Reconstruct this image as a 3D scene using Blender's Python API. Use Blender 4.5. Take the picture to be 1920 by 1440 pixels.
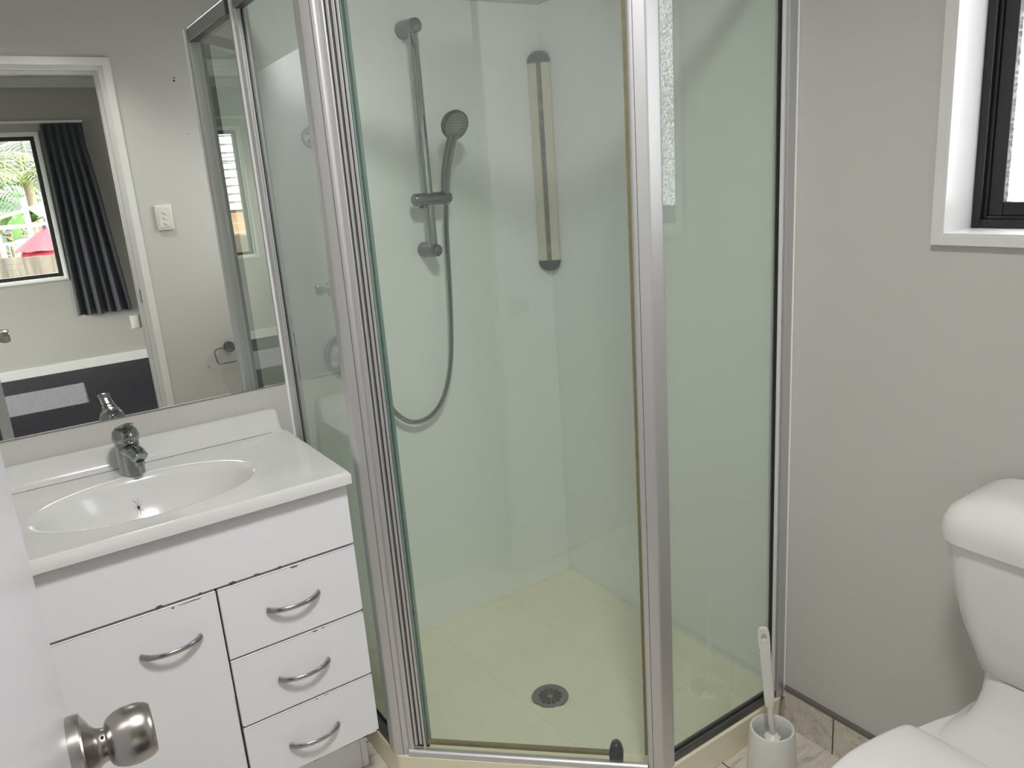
import bpy, bmesh, math, random
from mathutils import Vector, Matrix
random.seed(7)
for o in list(bpy.data.objects): bpy.data.objects.remove(o, do_unlink=True)
SC = bpy.context.scene; COL = SC.collection
PI = math.pi

# ------------------------------------------------------------------ camera
cam = bpy.data.cameras.new('camera'); camo = bpy.data.objects.new('camera', cam); COL.objects.link(camo)
right = Vector((0.8227, -0.5638, -0.0726)); down = Vector((-0.2033, -0.1762, -0.9631)); 
fwd = Vector((0.52961, 0.80758, -0.25949)).normalized()
right = Vector((0.8235279, -0.5628351, -0.0708407)); right = (right - fwd*right.dot(fwd)).normalized()
up_ = right.cross(fwd).normalized()
M = Matrix((right, up_, -fwd)).transposed().to_4x4(); M.translation = Vector((-1.519, -2.0311, 1.4569))
camo.matrix_world = M
cam.sensor_fit = 'HORIZONTAL'; cam.sensor_width = 36; cam.lens = 1474.05/1920*36; cam.clip_start = 0.01; cam.clip_end = 200
SC.camera = camo
# ------------------------------------------------------------------ world, sun, exposure
SC.view_settings.view_transform = 'Standard'; SC.view_settings.look = 'None'
SC.view_settings.gamma = 1; SC.view_settings.use_curve_mapping = False
SC.view_settings.exposure = 0.12
SIDE_LOBE = 40.0; SUN = 20.0; SKY = 0.75; GLARE = 70.0; GLARE_POW = 4.0; GLARE_DIR = (.75, .35, .55)
w = bpy.data.worlds.new('sky'); SC.world = w; w.use_nodes = True
nt = w.node_tree; nt.nodes.clear()
tc = nt.nodes.new('ShaderNodeTexCoord'); sx = nt.nodes.new('ShaderNodeSeparateXYZ'); nt.links.new(tc.outputs['Generated'], sx.inputs[0])
cr = nt.nodes.new('ShaderNodeValToRGB'); nt.links.new(sx.outputs['Z'], cr.inputs[0])
cr.color_ramp.elements[0].position = 0.0; cr.color_ramp.elements[0].color = (0.72, 0.84, 0.97, 1)
cr.color_ramp.elements[1].position = 0.6; cr.color_ramp.elements[1].color = (0.55, 0.74, 1.0, 1)
cn = nt.nodes.new('ShaderNodeTexNoise'); cn.inputs['Scale'].default_value = 3.5; cn.inputs['Detail'].default_value = 5
nt.links.new(tc.outputs['Generated'], cn.inputs['Vector'])
c2 = nt.nodes.new('ShaderNodeValToRGB'); c2.color_ramp.elements[0].position = .45; c2.color_ramp.elements[1].position = .65
nt.links.new(cn.outputs[0], c2.inputs[0])
mx = nt.nodes.new('ShaderNodeMixRGB'); mx.inputs[2].default_value = (1, 1, 1, 1)
nt.links.new(c2.outputs[0], mx.inputs[0]); nt.links.new(cr.outputs[0], mx.inputs[1])
# bright sky lobe added high on the bathroom-window side to light that room
dp = nt.nodes.new('ShaderNodeVectorMath'); dp.operation = 'DOT_PRODUCT'; nt.links.new(tc.outputs['Generated'], dp.inputs[0])
dp.inputs[1].default_value = Vector(GLARE_DIR).normalized()
dm = nt.nodes.new('ShaderNodeMath'); dm.operation = 'MAXIMUM'; dm.inputs[1].default_value = 0; nt.links.new(dp.outputs['Value'], dm.inputs[0])
dq = nt.nodes.new('ShaderNodeMath'); dq.operation = 'POWER'; dq.inputs[1].default_value = GLARE_POW; nt.links.new(dm.outputs[0], dq.inputs[0])
ds = nt.nodes.new('ShaderNodeMath'); ds.operation = 'MULTIPLY'; ds.inputs[1].default_value = GLARE; nt.links.new(dq.outputs[0], ds.inputs[0])
# second sky lobe, added low on the left as bedroom fill light
d2 = nt.nodes.new('ShaderNodeVectorMath'); d2.operation = 'DOT_PRODUCT'; nt.links.new(tc.outputs['Generated'], d2.inputs[0]); d2.inputs[1].default_value = Vector((-.85, .35, .25)).normalized()
m2_ = nt.nodes.new('ShaderNodeMath'); m2_.operation = 'MAXIMUM'; m2_.inputs[1].default_value = 0; nt.links.new(d2.outputs['Value'], m2_.inputs[0])
q2 = nt.nodes.new('ShaderNodeMath'); q2.operation = 'POWER'; q2.inputs[1].default_value = 25; nt.links.new(m2_.outputs[0], q2.inputs[0])
s2 = nt.nodes.new('ShaderNodeMath'); s2.operation = 'MULTIPLY_ADD'; s2.inputs[1].default_value = SIDE_LOBE; nt.links.new(q2.outputs[0], s2.inputs[0]); nt.links.new(ds.outputs[0], s2.inputs[2])
bg = nt.nodes.new('ShaderNodeBackground'); nt.links.new(mx.outputs[0], bg.inputs[0]); bg.inputs[1].default_value = SKY
bgc = nt.nodes.new('ShaderNodeBackground'); bgc.inputs[0].default_value = (1, .975, .94, 1); nt.links.new(s2.outputs[0], bgc.inputs[1])
ad = nt.nodes.new('ShaderNodeAddShader'); nt.links.new(bg.outputs[0], ad.inputs[0]); nt.links.new(bgc.outputs[0], ad.inputs[1])
wo = nt.nodes.new('ShaderNodeOutputWorld'); nt.links.new(ad.outputs[0], wo.inputs[0])
sun = bpy.data.lights.new('sun', 'SUN'); sun.energy = SUN; sun.angle = math.radians(0.6); sun.color = (1, .95, .88)
so = bpy.data.objects.new('sun', sun); COL.objects.link(so)
so.rotation_euler = Vector((-0.065, 1, -1.3)).to_track_quat('-Z', 'Y').to_euler()
FILL_LAMP = 14.5; SPREAD = 122.0; TILT = 0.40
PANE = 6.8          # emission of the frosted pane, standing in for daylight scattered by it
pl = bpy.data.lights.new('window_portal', 'AREA'); pl.shape = 'RECTANGLE'; pl.size = 1.75; pl.size_y = 1.2; pl.cycles.is_portal = True
po = bpy.data.objects.new('window_portal', pl); COL.objects.link(po); po.location = (-1.74, -6.13, 1.45)
po.rotation_euler = Vector((0, 1, 0)).to_track_quat('-Z', 'Z').to_euler()
p3 = bpy.data.lights.new('window_portal', 'AREA'); p3.shape = 'RECTANGLE'; p3.size = .62; p3.size_y = .76; p3.cycles.is_portal = True
p4 = bpy.data.objects.new('window_portal', p3); COL.objects.link(p4); p4.location = (.17, -1.549, 1.672)
p4.rotation_euler = Vector((-1, 0, 0)).to_track_quat('-Z', 'Y').to_euler()
p5 = bpy.data.lights.new('window_portal', 'AREA'); p5.shape = 'RECTANGLE'; p5.size = 2.0; p5.size_y = 2.0; p5.cycles.is_portal = True
p6 = bpy.data.objects.new('window_portal', p5); COL.objects.link(p6); p6.location = (-3.78, -4.7, 1.05)
p6.rotation_euler = Vector((1, 0, 0)).to_track_quat('-Z', 'Y').to_euler()
cy = SC.cycles
cy.max_bounces = 14; cy.diffuse_bounces = 8; cy.glossy_bounces = 8; cy.transparent_max_bounces = 24; cy.transmission_bounces = 8
cy.caustics_reflective = True; cy.blur_glossy = 1.0; cy.sample_clamp_indirect = 6.0
cy.use_denoising = True

# ------------------------------------------------------------------ materials
MAT = {}
def lin(c): return tuple((x/12.92 if x <= .04045 else ((x+.055)/1.055)**2.4) for x in c)
def mat(name, col, rough=.5, metal=0, noise=None, bump=0, bscale=60, spec=.5, coat=0, coatr=.05, aniso=0, nscale=8, stretch=None, sheen=0, trans=0):
    """col: linear rgb; noise=(other colour, amount)"""
    m = bpy.data.materials.new(name); m.use_nodes = True; t = m.node_tree; b = t.nodes['Principled BSDF']
    b.inputs['Base Color'].default_value = (*col, 1); b.inputs['Roughness'].default_value = rough; b.inputs['Metallic'].default_value = metal
    b.inputs['Specular IOR Level'].default_value = spec; b.inputs['Coat Weight'].default_value = coat; b.inputs['Coat Roughness'].default_value = coatr
    b.inputs['Sheen Weight'].default_value = sheen
    tcn = t.nodes.new('ShaderNodeTexCoord'); mp = t.nodes.new('ShaderNodeMapping'); t.links.new(tcn.outputs['Object'], mp.inputs[0])
    if stretch: mp.inputs['Scale'].default_value = stretch
    if noise:
        n = t.nodes.new('ShaderNodeTexNoise'); n.inputs['Scale'].default_value = nscale; n.inputs['Detail'].default_value = 6; n.inputs['Roughness'].default_value = .6
        t.links.new(mp.outputs[0], n.inputs['Vector'])
        r = t.nodes.new('ShaderNodeValToRGB'); r.color_ramp.elements[0].position = .35; r.color_ramp.elements[1].position = .7
        r.color_ramp.elements[0].color = (*col, 1)
        o = noise[0]; a = noise[1]; r.color_ramp.elements[1].color = tuple(col[i]*(1-a)+o[i]*a for i in range(3)) + (1,)
        t.links.new(n.outputs[0], r.inputs[0]); t.links.new(r.outputs[0], b.inputs['Base Color'])
    if bump:
        n2 = t.nodes.new('ShaderNodeTexNoise'); n2.inputs['Scale'].default_value = bscale; n2.inputs['Detail'].default_value = 3
        t.links.new(mp.outputs[0], n2.inputs['Vector'])
        bn = t.nodes.new('ShaderNodeBump'); bn.inputs['Strength'].default_value = bump; bn.inputs['Distance'].default_value = .002
        t.links.new(n2.outputs[0], bn.inputs['Height']); t.links.new(bn.outputs[0], b.inputs['Normal'])
    MAT[name] = m; return m
def glass(name, tint, extra=0.0, rough=0.0):
    m = bpy.data.materials.new(name); m.use_nodes = True; t = m.node_tree; t.nodes.clear()
    fr = t.nodes.new('ShaderNodeFresnel'); fr.inputs['IOR'].default_value = 1.5
    ge = t.nodes.new('ShaderNodeNewGeometry')
    inv = t.nodes.new('ShaderNodeMath'); inv.operation = 'SUBTRACT'; inv.inputs[0].default_value = 1; t.links.new(ge.outputs['Backfacing'], inv.inputs[1])
    # both faces of the sheet mirror: 2R/(1+R)
    a = t.nodes.new('ShaderNodeMath'); a.operation = 'MULTIPLY'; a.inputs[1].default_value = 2; t.links.new(fr.outputs[0], a.inputs[0])
    b = t.nodes.new('ShaderNodeMath'); b.operation = 'ADD'; b.inputs[1].default_value = 1; t.links.new(fr.outputs[0], b.inputs[0])
    d = t.nodes.new('ShaderNodeMath'); d.operation = 'DIVIDE'; t.links.new(a.outputs[0], d.inputs[0]); t.links.new(b.outputs[0], d.inputs[1])
    f = t.nodes.new('ShaderNodeMath'); f.operation = 'MULTIPLY'; t.links.new(d.outputs[0], f.inputs[0]); t.links.new(inv.outputs[0], f.inputs[1])
    tr = t.nodes.new('ShaderNodeBsdfTransparent'); tr.inputs[0].default_value = (*tint, 1)
    gl = t.nodes.new('ShaderNodeBsdfGlossy'); gl.inputs['Roughness'].default_value = rough; gl.inputs[0].default_value = (1, 1, 1, 1)
    mxs = t.nodes.new('ShaderNodeMixShader'); t.links.new(f.outputs[0], mxs.inputs[0]); t.links.new(tr.outputs[0], mxs.inputs[1]); t.links.new(gl.outputs[0], mxs.inputs[2])
    last = mxs
    if extra:      # soap film: faint diffuse haze, uneven
        df = t.nodes.new('ShaderNodeBsdfDiffuse'); df.inputs[0].default_value = (.75, .8, .77, 1)
        n = t.nodes.new('ShaderNodeTexNoise'); n.inputs['Scale'].default_value = 3; n.inputs['Detail'].default_value = 4
        tcn = t.nodes.new('ShaderNodeTexCoord'); t.links.new(tcn.outputs['Object'], n.inputs['Vector'])
        mm = t.nodes.new('ShaderNodeMapRange'); mm.inputs[3].default_value = extra*.5; mm.inputs[4].default_value = extra*1.5; t.links.new(n.outputs[0], mm.inputs[0])
        m2 = t.nodes.new('ShaderNodeMixShader'); t.links.new(mm.outputs[0], m2.inputs[0]); t.links.new(mxs.outputs[0], m2.inputs[1]); t.links.new(df.outputs[0], m2.inputs[2]); last = m2
    ou = t.nodes.new('ShaderNodeOutputMaterial'); t.links.new(last.outputs[0], ou.inputs[0]); MAT[name] = m; return m

mat('wall_paint', (.57, .56, .53), .75, bump=.12, bscale=180, noise=((.54, .53, .50), .5), nscale=2)
mat('ceiling_paint', (.72, .71, .68), .85)
mat('bedroom_paint', (.44, .425, .39), .8, noise=((.40, .385, .36), .4), nscale=2)
mat('white_gloss', (.74, .74, .74), .25, bump=.05, bscale=25)
mat('door_paint', (.55, .55, .585), .3, bump=.25, bscale=7)
mat('trim_paint', (.76, .755, .73), .4, noise=((.6, .58, .54), .25), nscale=5)
mat('liner', (.90, .91, .90), .16, noise=((.88, .89, .88), .5), nscale=2)
mat('tray', (.86, .81, .64), .28, noise=((.82, .77, .60), .6), nscale=6)
mat('aluminium', (.66, .66, .67), .47, .9, bump=.08, bscale=30, stretch=(30, 30, .6))
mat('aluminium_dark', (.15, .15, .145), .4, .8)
mat('black_seal', (.012, .012, .012), .6)
mat('brown_seal', (.19, .175, .085), .4, noise=((.13, .11, .05), .6), nscale=40)
mat('chrome', (.37, .395, .40), .07, 1.0)
mat('chrome_bright', (.70, .71, .71), .24, 1.0)
mat('chrome_worn', (.22, .235, .24), .24, 1.0, noise=((.16, .175, .175), .7), nscale=120)
mat('satin_steel', (.42, .395, .37), .27, 1.0, bump=.04, bscale=60, stretch=(1, 1, 1))
mat('handle_steel', (.42, .42, .42), .17, 1.0)
mat('melamine', (.80, .805, .84), .35, noise=((.77, .775, .805), .5), nscale=3)
mat('marble_top', (.68, .68, .675), .16, coat=.4, noise=((.66, .66, .65), .6), nscale=4)
mat('chip', (.13, .065, .035), .8)
mat('gap', (.03, .02, .015), .8)
mat('ceramic', (.74, .73, .715), .14, coat=.3)
mat('plastic_white', (.74, .735, .70), .3)
mat('plastic_seat', (.75, .735, .735), .32, bump=.06, bscale=200)
mat('switch_plastic', (.70, .69, .62), .35)
mat('bristle', (.30, .29, .28), .7)
mat('cream_strip', (.70, .665, .54), .45, noise=((.55, .5, .36), .5), nscale=9)
mat('groove', (.30, .28, .22), .6, noise=((.05, .045, .035), .9), nscale=14, stretch=(1, 1, 1.5))
mat('grey_cap', (.04, .043, .048), .45, 0, spec=.25, noise=((.09, .09, .095), .5), nscale=60)
mat('head_face', (.36, .345, .29), .5, .0)
mat('nozzle', (.05, .05, .045), .6)
mat('dark_hole', (.01, .01, .01), .9)
mat('black_metal', (.012, .012, .013), .35)
mat('curtain', (.045, .048, .055), .9, sheen=.3, bump=.3, bscale=300)
mat('grout', (.13, .12, .11), .9)
mat('red_dot', (.45, .02, .02), .4)
mat('spider_brown', (.03, .018, .01), .6)
mat('clip_plastic', (.05, .052, .058), .35)
mat('glass_edge', (.10, .22, .19), .1, noise=((.35, .5, .46), .6), nscale=30, stretch=(1, 1, .05))
mat('umbrella_red', (.24, .008, .018), .8)
mat('fence_wood', (.095, .08, .062), .9, noise=((.012, .010, .007), .95), nscale=9, stretch=(1, 1, .10))
mat('weatherboard', (.50, .50, .50), .6)
mat('weatherboard_gap', (.10, .10, .105), .8)
mat('brick_wall', (.28, .18, .11), .9, noise=((.22, .13, .075), .7), nscale=9)
mat('leaf_green', (.03, .10, .018), .6, noise=((.07, .13, .025), .8), nscale=5)
mat('leaf_yellow', (.12, .14, .022), .6, noise=((.045, .085, .012), .8), nscale=4)
mat('trunk', (.16, .13, .085), .9, noise=((.06, .045, .03), .7), nscale=9)
mat('white_paint', (.34, .34, .34), .5)
mat('blue_board', (.26, .31, .44), .6)
mat('ground', (.12, .12, .10), .95, noise=((.06, .09, .03), .8), nscale=3)
mat('cable', (.05, .05, .06), .7)
mat('roof_grey', (.18, .18, .19), .8)
mat('ply', (.55, .50, .42), .8)
glass('shower_glass', (.925, .96, .935), extra=.022)
glass('clear_glass', (.96, .98, .97))
# mirror
m = bpy.data.materials.new('mirror_silver'); m.use_nodes = True; b = m.node_tree.nodes['Principled BSDF']
b.inputs['Base Color'].default_value = (.86, .88, .86, 1); b.inputs['Metallic'].default_value = 1; b.inputs['Roughness'].default_value = 0.0; MAT['mirror_silver'] = m
# obscure pane: daylight is put in as emission
m = bpy.data.materials.new('obscure_pane'); m.use_nodes = True; t = m.node_tree; b = t.nodes['Principled BSDF']
b.inputs['Base Color'].default_value = (.45, .45, .46, 1); b.inputs['Roughness'].default_value = .3
n = t.nodes.new('ShaderNodeTexNoise'); n.inputs['Scale'].default_value = 420; n.inputs['Detail'].default_value = 2
n.inputs['Scale'].default_value = 170
tcn = t.nodes.new('ShaderNodeTexCoord'); t.links.new(tcn.outputs['Object'], n.inputs['Vector'])
b.inputs['Emission Color'].default_value = (.95, .98, 1, 1); b.inputs['Emission Strength'].default_value = PANE
tr = t.nodes.new('ShaderNodeBsdfTransparent'); tr.inputs[0].default_value = (.9, .9, .9, 1)
r = t.nodes.new('ShaderNodeMapRange'); r.inputs[1].default_value = .40; r.inputs[2].default_value = .60; r.inputs[3].default_value = .3; t.links.new(n.outputs[0], r.inputs[0])
gr = t.nodes.new('ShaderNodeMixShader'); t.links.new(r.outputs[0], gr.inputs[0])
dk = t.nodes.new('ShaderNodeBsdfDiffuse'); dk.inputs[0].default_value = (.35, .35, .36, 1)
em = t.nodes.new('ShaderNodeMixShader'); em.inputs[0].default_value = .65; t.links.new(b.outputs[0], em.inputs[1]); t.links.new(tr.outputs[0], em.inputs[2])
t.links.new(dk.outputs[0], gr.inputs[1]); t.links.new(em.outputs[0], gr.inputs[2]); t.links.new(gr.outputs[0], t.nodes['Material Output'].inputs[0])
MAT['obscure_pane'] = m
# carpet
m = mat('carpet', (.036, .035, .044), .95, spec=.08, bump=1.0, bscale=160, noise=((.085, .08, .088), .9), nscale=110)
# tiles: travertine brick texture on world-like object coordinates
def tile_mat(name, plane, w_, h_, off):
    m = bpy.data.materials.new(name); m.use_nodes = True; t = m.node_tree; b = t.nodes['Principled BSDF']; b.inputs['Roughness'].default_value = .45
    g = t.nodes.new('ShaderNodeTexCoord'); s = t.nodes.new('ShaderNodeSeparateXYZ'); c = t.nodes.new('ShaderNodeCombineXYZ'); t.links.new(g.outputs['Object'], s.inputs[0])
    t.links.new(s.outputs[plane[0]], c.inputs[0]); t.links.new(s.outputs[plane[1]], c.inputs[1])
    mp = t.nodes.new('ShaderNodeMapping'); mp.inputs['Location'].default_value = (off[0], off[1], 0); t.links.new(c.outputs[0], mp.inputs[0])
    br = t.nodes.new('ShaderNodeTexBrick'); br.offset = 0; br.squash = 1
    br.inputs['Scale'].default_value = 1; br.inputs['Brick Width'].default_value = w_; br.inputs['Row Height'].default_value = h_
    br.inputs['Mortar Size'].default_value = .0022; br.inputs['Mortar Smooth'].default_value = .2
    t.links.new(mp.outputs[0], br.inputs['Vector'])
    mp2 = t.nodes.new('ShaderNodeMapping'); mp2.inputs['Scale'].default_value = (1, 1, 1); t.links.new(g.outputs['Object'], mp2.inputs[0])
    mp2.inputs['Rotation'].default_value = (0, 0, .5); mp2.inputs['Scale'].default_value = (9, 40, 40)
    n = t.nodes.new('ShaderNodeTexNoise'); n.inputs['Scale'].default_value = 1.2; n.inputs['Detail'].default_value = 7; n.inputs['Roughness'].default_value = .65; t.links.new(mp2.outputs[0], n.inputs['Vector'])
    r = t.nodes.new('ShaderNodeValToRGB'); e = r.color_ramp.elements
    e[0].position = .30; e[0].color = (.30, .27, .235, 1); e[1].position = .62; e[1].color = (.68, .635, .56, 1)
    x = r.color_ramp.elements.new(.42); x.color = (.57, .53, .465, 1)
    t.links.new(n.outputs[0], r.inputs[0]); t.links.new(r.outputs[0], br.inputs['Color1']); t.links.new(r.outputs[0], br.inputs['Color2'])
    br.inputs['Mortar'].default_value = (.10, .095, .085, 1); t.links.new(br.outputs[0], b.inputs['Base Color'])
    bn = t.nodes.new('ShaderNodeBump'); bn.invert = True; bn.inputs['Strength'].default_value = .5; bn.inputs['Distance'].default_value = .002
    t.links.new(br.outputs['Fac'], bn.inputs['Height']); t.links.new(bn.outputs[0], b.inputs['Normal']); MAT[name] = m
tile_mat('floor_tile', (0, 1), .3, .3, (0.0, 1.0585, 0))
tile_mat('skirting_tile', (1, 2), .3, .3, (1.0585, .15, 0))

# ------------------------------------------------------------------ helpers
ROOTLOC = {}
def thing(name, label, cat, loc, group=None, kind=None):
    o = bpy.data.objects.new(name, None); COL.objects.link(o); o.location = loc; o.empty_display_size = .05
    o['label'] = label
    if cat: o['category'] = cat
    if group: o['group'] = group
    if kind: o['kind'] = kind
    ROOTLOC[o.name] = Vector(loc); return o
def tag(o, label, cat=None, group=None, kind=None):
    o['label'] = label
    if cat: o['category'] = cat
    if group: o['group'] = group
    if kind: o['kind'] = kind
    return o
def put(name, bm, mats, parent=None, smooth=None, label=None, kind=None, origin=None):
    """link bm (world coordinates) as one mesh object"""
    if isinstance(mats, str): mats = [mats]
    if parent is not None: off = ROOTLOC[parent.name]
    else:
        if origin is None:
            xs = [v.co for v in bm.verts]
            origin = Vector(((min(v.x for v in xs)+max(v.x for v in xs))/2, (min(v.y for v in xs)+max(v.y for v in xs))/2, min(v.z for v in xs)))
        off = Vector(origin)
    bmesh.ops.translate(bm, verts=bm.verts, vec=-off)
    bmesh.ops.recalc_face_normals(bm, faces=bm.faces)
    me = bpy.data.meshes.new(name); bm.to_mesh(me); bm.free()
    for mname in mats: me.materials.append(MAT[mname])
    o = bpy.data.objects.new(name, me); COL.objects.link(o)
    if parent is not None: o.parent = parent; ROOTLOC[o.name] = off
    else: o.location = off; ROOTLOC[o.name] = off
    if smooth is not None:
        me.polygons.foreach_set('use_smooth', [True]*len(me.polygons)); me.set_sharp_from_angle(angle=math.radians(smooth))
    if label: o['label'] = label
    if kind: o['kind'] = kind
    return o
def NB(): return bmesh.new()
def box(bm, a, b, bev=0, seg=2, mi=0):
    a = Vector(a); b = Vector(b)
    lo = Vector((min(a.x, b.x), min(a.y, b.y), min(a.z, b.z))); hi = Vector((max(a.x, b.x), max(a.y, b.y), max(a.z, b.z)))
    r = bmesh.ops.create_cube(bm, size=1); vs = r['verts']
    for v in vs: v.co = Vector((lo.x+(v.co.x+.5)*(hi.x-lo.x), lo.y+(v.co.y+.5)*(hi.y-lo.y), lo.z+(v.co.z+.5)*(hi.z-lo.z)))
    fs = set(f for v in vs for f in v.link_faces)
    for f in fs: f.material_index = mi
    if bev:
        es = list(set(e for v in vs for e in v.link_edges))
        bmesh.ops.bevel(bm, geom=es, offset=bev, segments=seg, profile=.5, affect='EDGES')
    return bm
def prism(bm, pts, z0, z1, bev=0, seg=2, mi=0, axis='z'):
    """extrude 2D polygon; axis z: (x,y); axis y: (x,z) between y; axis x: (y,z)"""
    def P(p, h):
        return {'z': (p[0], p[1], h), 'y': (p[0], h, p[1]), 'x': (h, p[0], p[1])}[axis]
    lo = [bm.verts.new(P(p, z0)) for p in pts]; hi = [bm.verts.new(P(p, z1)) for p in pts]; n = len(pts)
    fs = [bm.faces.new(lo[::-1]), bm.faces.new(hi)]
    for i in range(n): fs.append(bm.faces.new((lo[i], lo[(i+1) % n], hi[(i+1) % n], hi[i])))
    for f in fs: f.material_index = mi
    if bev:
        es = list(set(e for f in fs for e in f.edges)); bmesh.ops.bevel(bm, geom=es, offset=bev, segments=seg, profile=.5, affect='EDGES')
    return bm
def frame_of(d):
    d = Vector(d).normalized(); a = Vector((0, 0, 1)) if abs(d.z) < .9 else Vector((1, 0, 0))
    u = a.cross(d).normalized(); v = d.cross(u).normalized(); return u, v, d
def lathe(bm, prof, base, axis=(0, 0, 1), n=40, mi=0, cap=True):
    """prof: list of (radius, distance along axis)"""
    u, v, d = frame_of(axis); base = Vector(base); rings = []
    for r, h in prof:
        rings.append([bm.verts.new(base+d*h+(u*math.cos(2*PI*i/n)+v*math.sin(2*PI*i/n))*max(r, 1e-5)) for i in range(n)])
    for a, b in zip(rings, rings[1:]):
        for i in range(n): bm.faces.new((a[i], a[(i+1) % n], b[(i+1) % n], b[i])).material_index = mi
    if cap:
        bm.faces.new(rings[0][::-1]).material_index = mi; bm.faces.new(rings[-1]).material_index = mi
    return bm
def tube(bm, pts, r, n=12, mi=0, closed=False, flat=1.0, upv=None):
    pts = [Vector(p) for p in pts]; rs = r if isinstance(r, (list, tuple)) else [r]*len(pts); rings = []
    prev = None
    for i, p in enumerate(pts):
        if i == 0: d = pts[1]-pts[0]
        elif i == len(pts)-1: d = pts[-1]-pts[-2]
        else: d = (pts[i+1]-pts[i-1])
        d.normalize()
        if prev is None:
            u, v, _ = frame_of(d)
            if upv is not None: v = (Vector(upv)-d*Vector(upv).dot(d)).normalized(); u = v.cross(d).normalized()
        else:
            u = prev-d*prev.dot(d); u.normalize(); v = d.cross(u).normalized()
        prev = u
        rings.append([bm.verts.new(p+(u*math.cos(2*PI*k/n)+v*flat*math.sin(2*PI*k/n))*rs[i]) for k in range(n)])
    for a, b in zip(rings, rings[1:]):
        for k in range(n): bm.faces.new((a[k], a[(k+1) % n], b[(k+1) % n], b[k])).material_index = mi
    bm.faces.new(rings[0][::-1]).material_index = mi; bm.faces.new(rings[-1]).material_index = mi
    return bm
def spline(ctrl, k=8):
    c = [Vector(p) for p in ctrl]; c = [2*c[0]-c[1]]+c+[2*c[-1]-c[-2]]; out = []
    for i in range(1, len(c)-2):
        for j in range(k):
            t = j/k; a, b, cc, d = c[i-1], c[i], c[i+1], c[i+2]
            out.append(.5*((2*b)+(-a+cc)*t+(2*a-5*b+4*cc-d)*t*t+(-a+3*b-3*cc+d)*t**3))
    out.append(c[-2]); return out
def ball(bm, c, r, sc=(1, 1, 1), mi=0, sub=3):
    q = bmesh.ops.create_icosphere(bm, subdivisions=sub, radius=1)
    for v in q['verts']: v.co = Vector(c)+Vector((v.co.x*r*sc[0], v.co.y*r*sc[1], v.co.z*r*sc[2]))
    for f in set(f for v in q['verts'] for f in v.link_faces): f.material_index = mi
    return bm
def loft(bm, rings, cap0=True, cap1=True, mi=0):
    R = [[bm.verts.new(p) for p in r] for r in rings]; n = len(R[0])
    for a, b in zip(R, R[1:]):
        for i in range(n): bm.faces.new((a[i], a[(i+1) % n], b[(i+1) % n], b[i])).material_index = mi
    if cap0: bm.faces.new(R[0][::-1]).material_index = mi
    if cap1: bm.faces.new(R[-1]).material_index = mi
    return bm
def offset_poly(pts, ds):
    """inset a convex ccw polygon; ds = per-edge inset"""
    n = len(pts); L = []
    for i in range(n):
        a = Vector(pts[i]); b = Vector(pts[(i+1) % n]); d = (b-a).normalized(); nrm = Vector((-d.y, d.x)); L.append((a+nrm*ds[i], d))
    out = []
    for i in range(n):
        p, d = L[i-1]; q, e = L[i]; det = d.x*(-e.y)-(-e.x)*d.y; w_ = q-p; t = (w_.x*(-e.y)-(-e.x)*w_.y)/det; out.append(p+d*t)
    return out
def round_poly(pts, rs, seg=6):
    n = len(pts); out = []
    for i in range(n):
        p = Vector(pts[i]); a = Vector(pts[i-1]); b = Vector(pts[(i+1) % n]); r = rs[i] if isinstance(rs, (list, tuple)) else rs
        r = max(r, 1e-4)
        da = (a-p).normalized(); db = (b-p).normalized(); ang = da.angle(db); k = r/math.tan(ang/2)
        k = min(k, (a-p).length*.49, (b-p).length*.49); s0 = p+da*k; s1 = p+db*k
        for j in range(seg+1):
            t = j/seg; out.append((1-t)**2*s0+2*t*(1-t)*p+t*t*s1)
    return out
def thick_line(pts, w_):
    """polygon around an open polyline, half width w_"""
    pts = [Vector(p) for p in pts]; L = []; R = []
    for i, p in enumerate(pts):
        if i == 0: d = (pts[1]-p).normalized(); nn = Vector((-d.y, d.x)); s = 1
        elif i == len(pts)-1: d = (p-pts[i-1]).normalized(); nn = Vector((-d.y, d.x)); s = 1
        else:
            d1 = (p-pts[i-1]).normalized(); d2 = (pts[i+1]-p).normalized(); n1 = Vector((-d1.y, d1.x)); n2 = Vector((-d2.y, d2.x)); nn = (n1+n2).normalized(); s = 1/nn.dot(n1)
        L.append(p+nn*w_*s); R.append(p-nn*w_*s)
    return R+L[::-1]

# ------------------------------------------------------------------ room shell
LD = -2.06            # inner face of the doorway wall
CZ = 2.60
XL = -1.70
def slab(name, boxes, mt, label, smooth=None):
    bm = NB()
    for a, b in boxes: box(bm, a, b)
    o = put(name, bm, mt, kind='structure'); o['label'] = label; return o
slab('floor', [((XL-.1, LD-.05, -.05), (.12, .1, 0))], 'floor_tile', 'beige stone-look tiled bathroom floor')
slab('ceiling', [((XL-.1, LD, CZ), (.12, .1, CZ+.08))], 'ceiling_paint', 'white bathroom ceiling')
slab('wall_back', [((XL-.1, 0, 0), (.12, .1, CZ))], 'wall_paint', 'off-white wall behind the mirror and shower')
WY0, WY1, WZ0, WZ1 = -1.238, -1.86, 1.284, 2.06     # bathroom window opening
slab('wall_right', [((0, .0, 0), (.12, WY0, CZ)), ((0, WY0, 0), (.12, WY1, WZ0)), ((0, WY0, WZ1), (.12, WY1, CZ)), ((0, WY1, 0), (.12, LD, CZ))], 'wall_paint', 'grey-white wall behind the toilet')
slab('wall_left', [((XL-.1, 0, 0), (XL, LD, CZ))], 'wall_paint', 'off-white wall at the end of the vanity')
DX0, DX1, DZ = -.885, -1.632, 2.04                    # doorway
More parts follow.
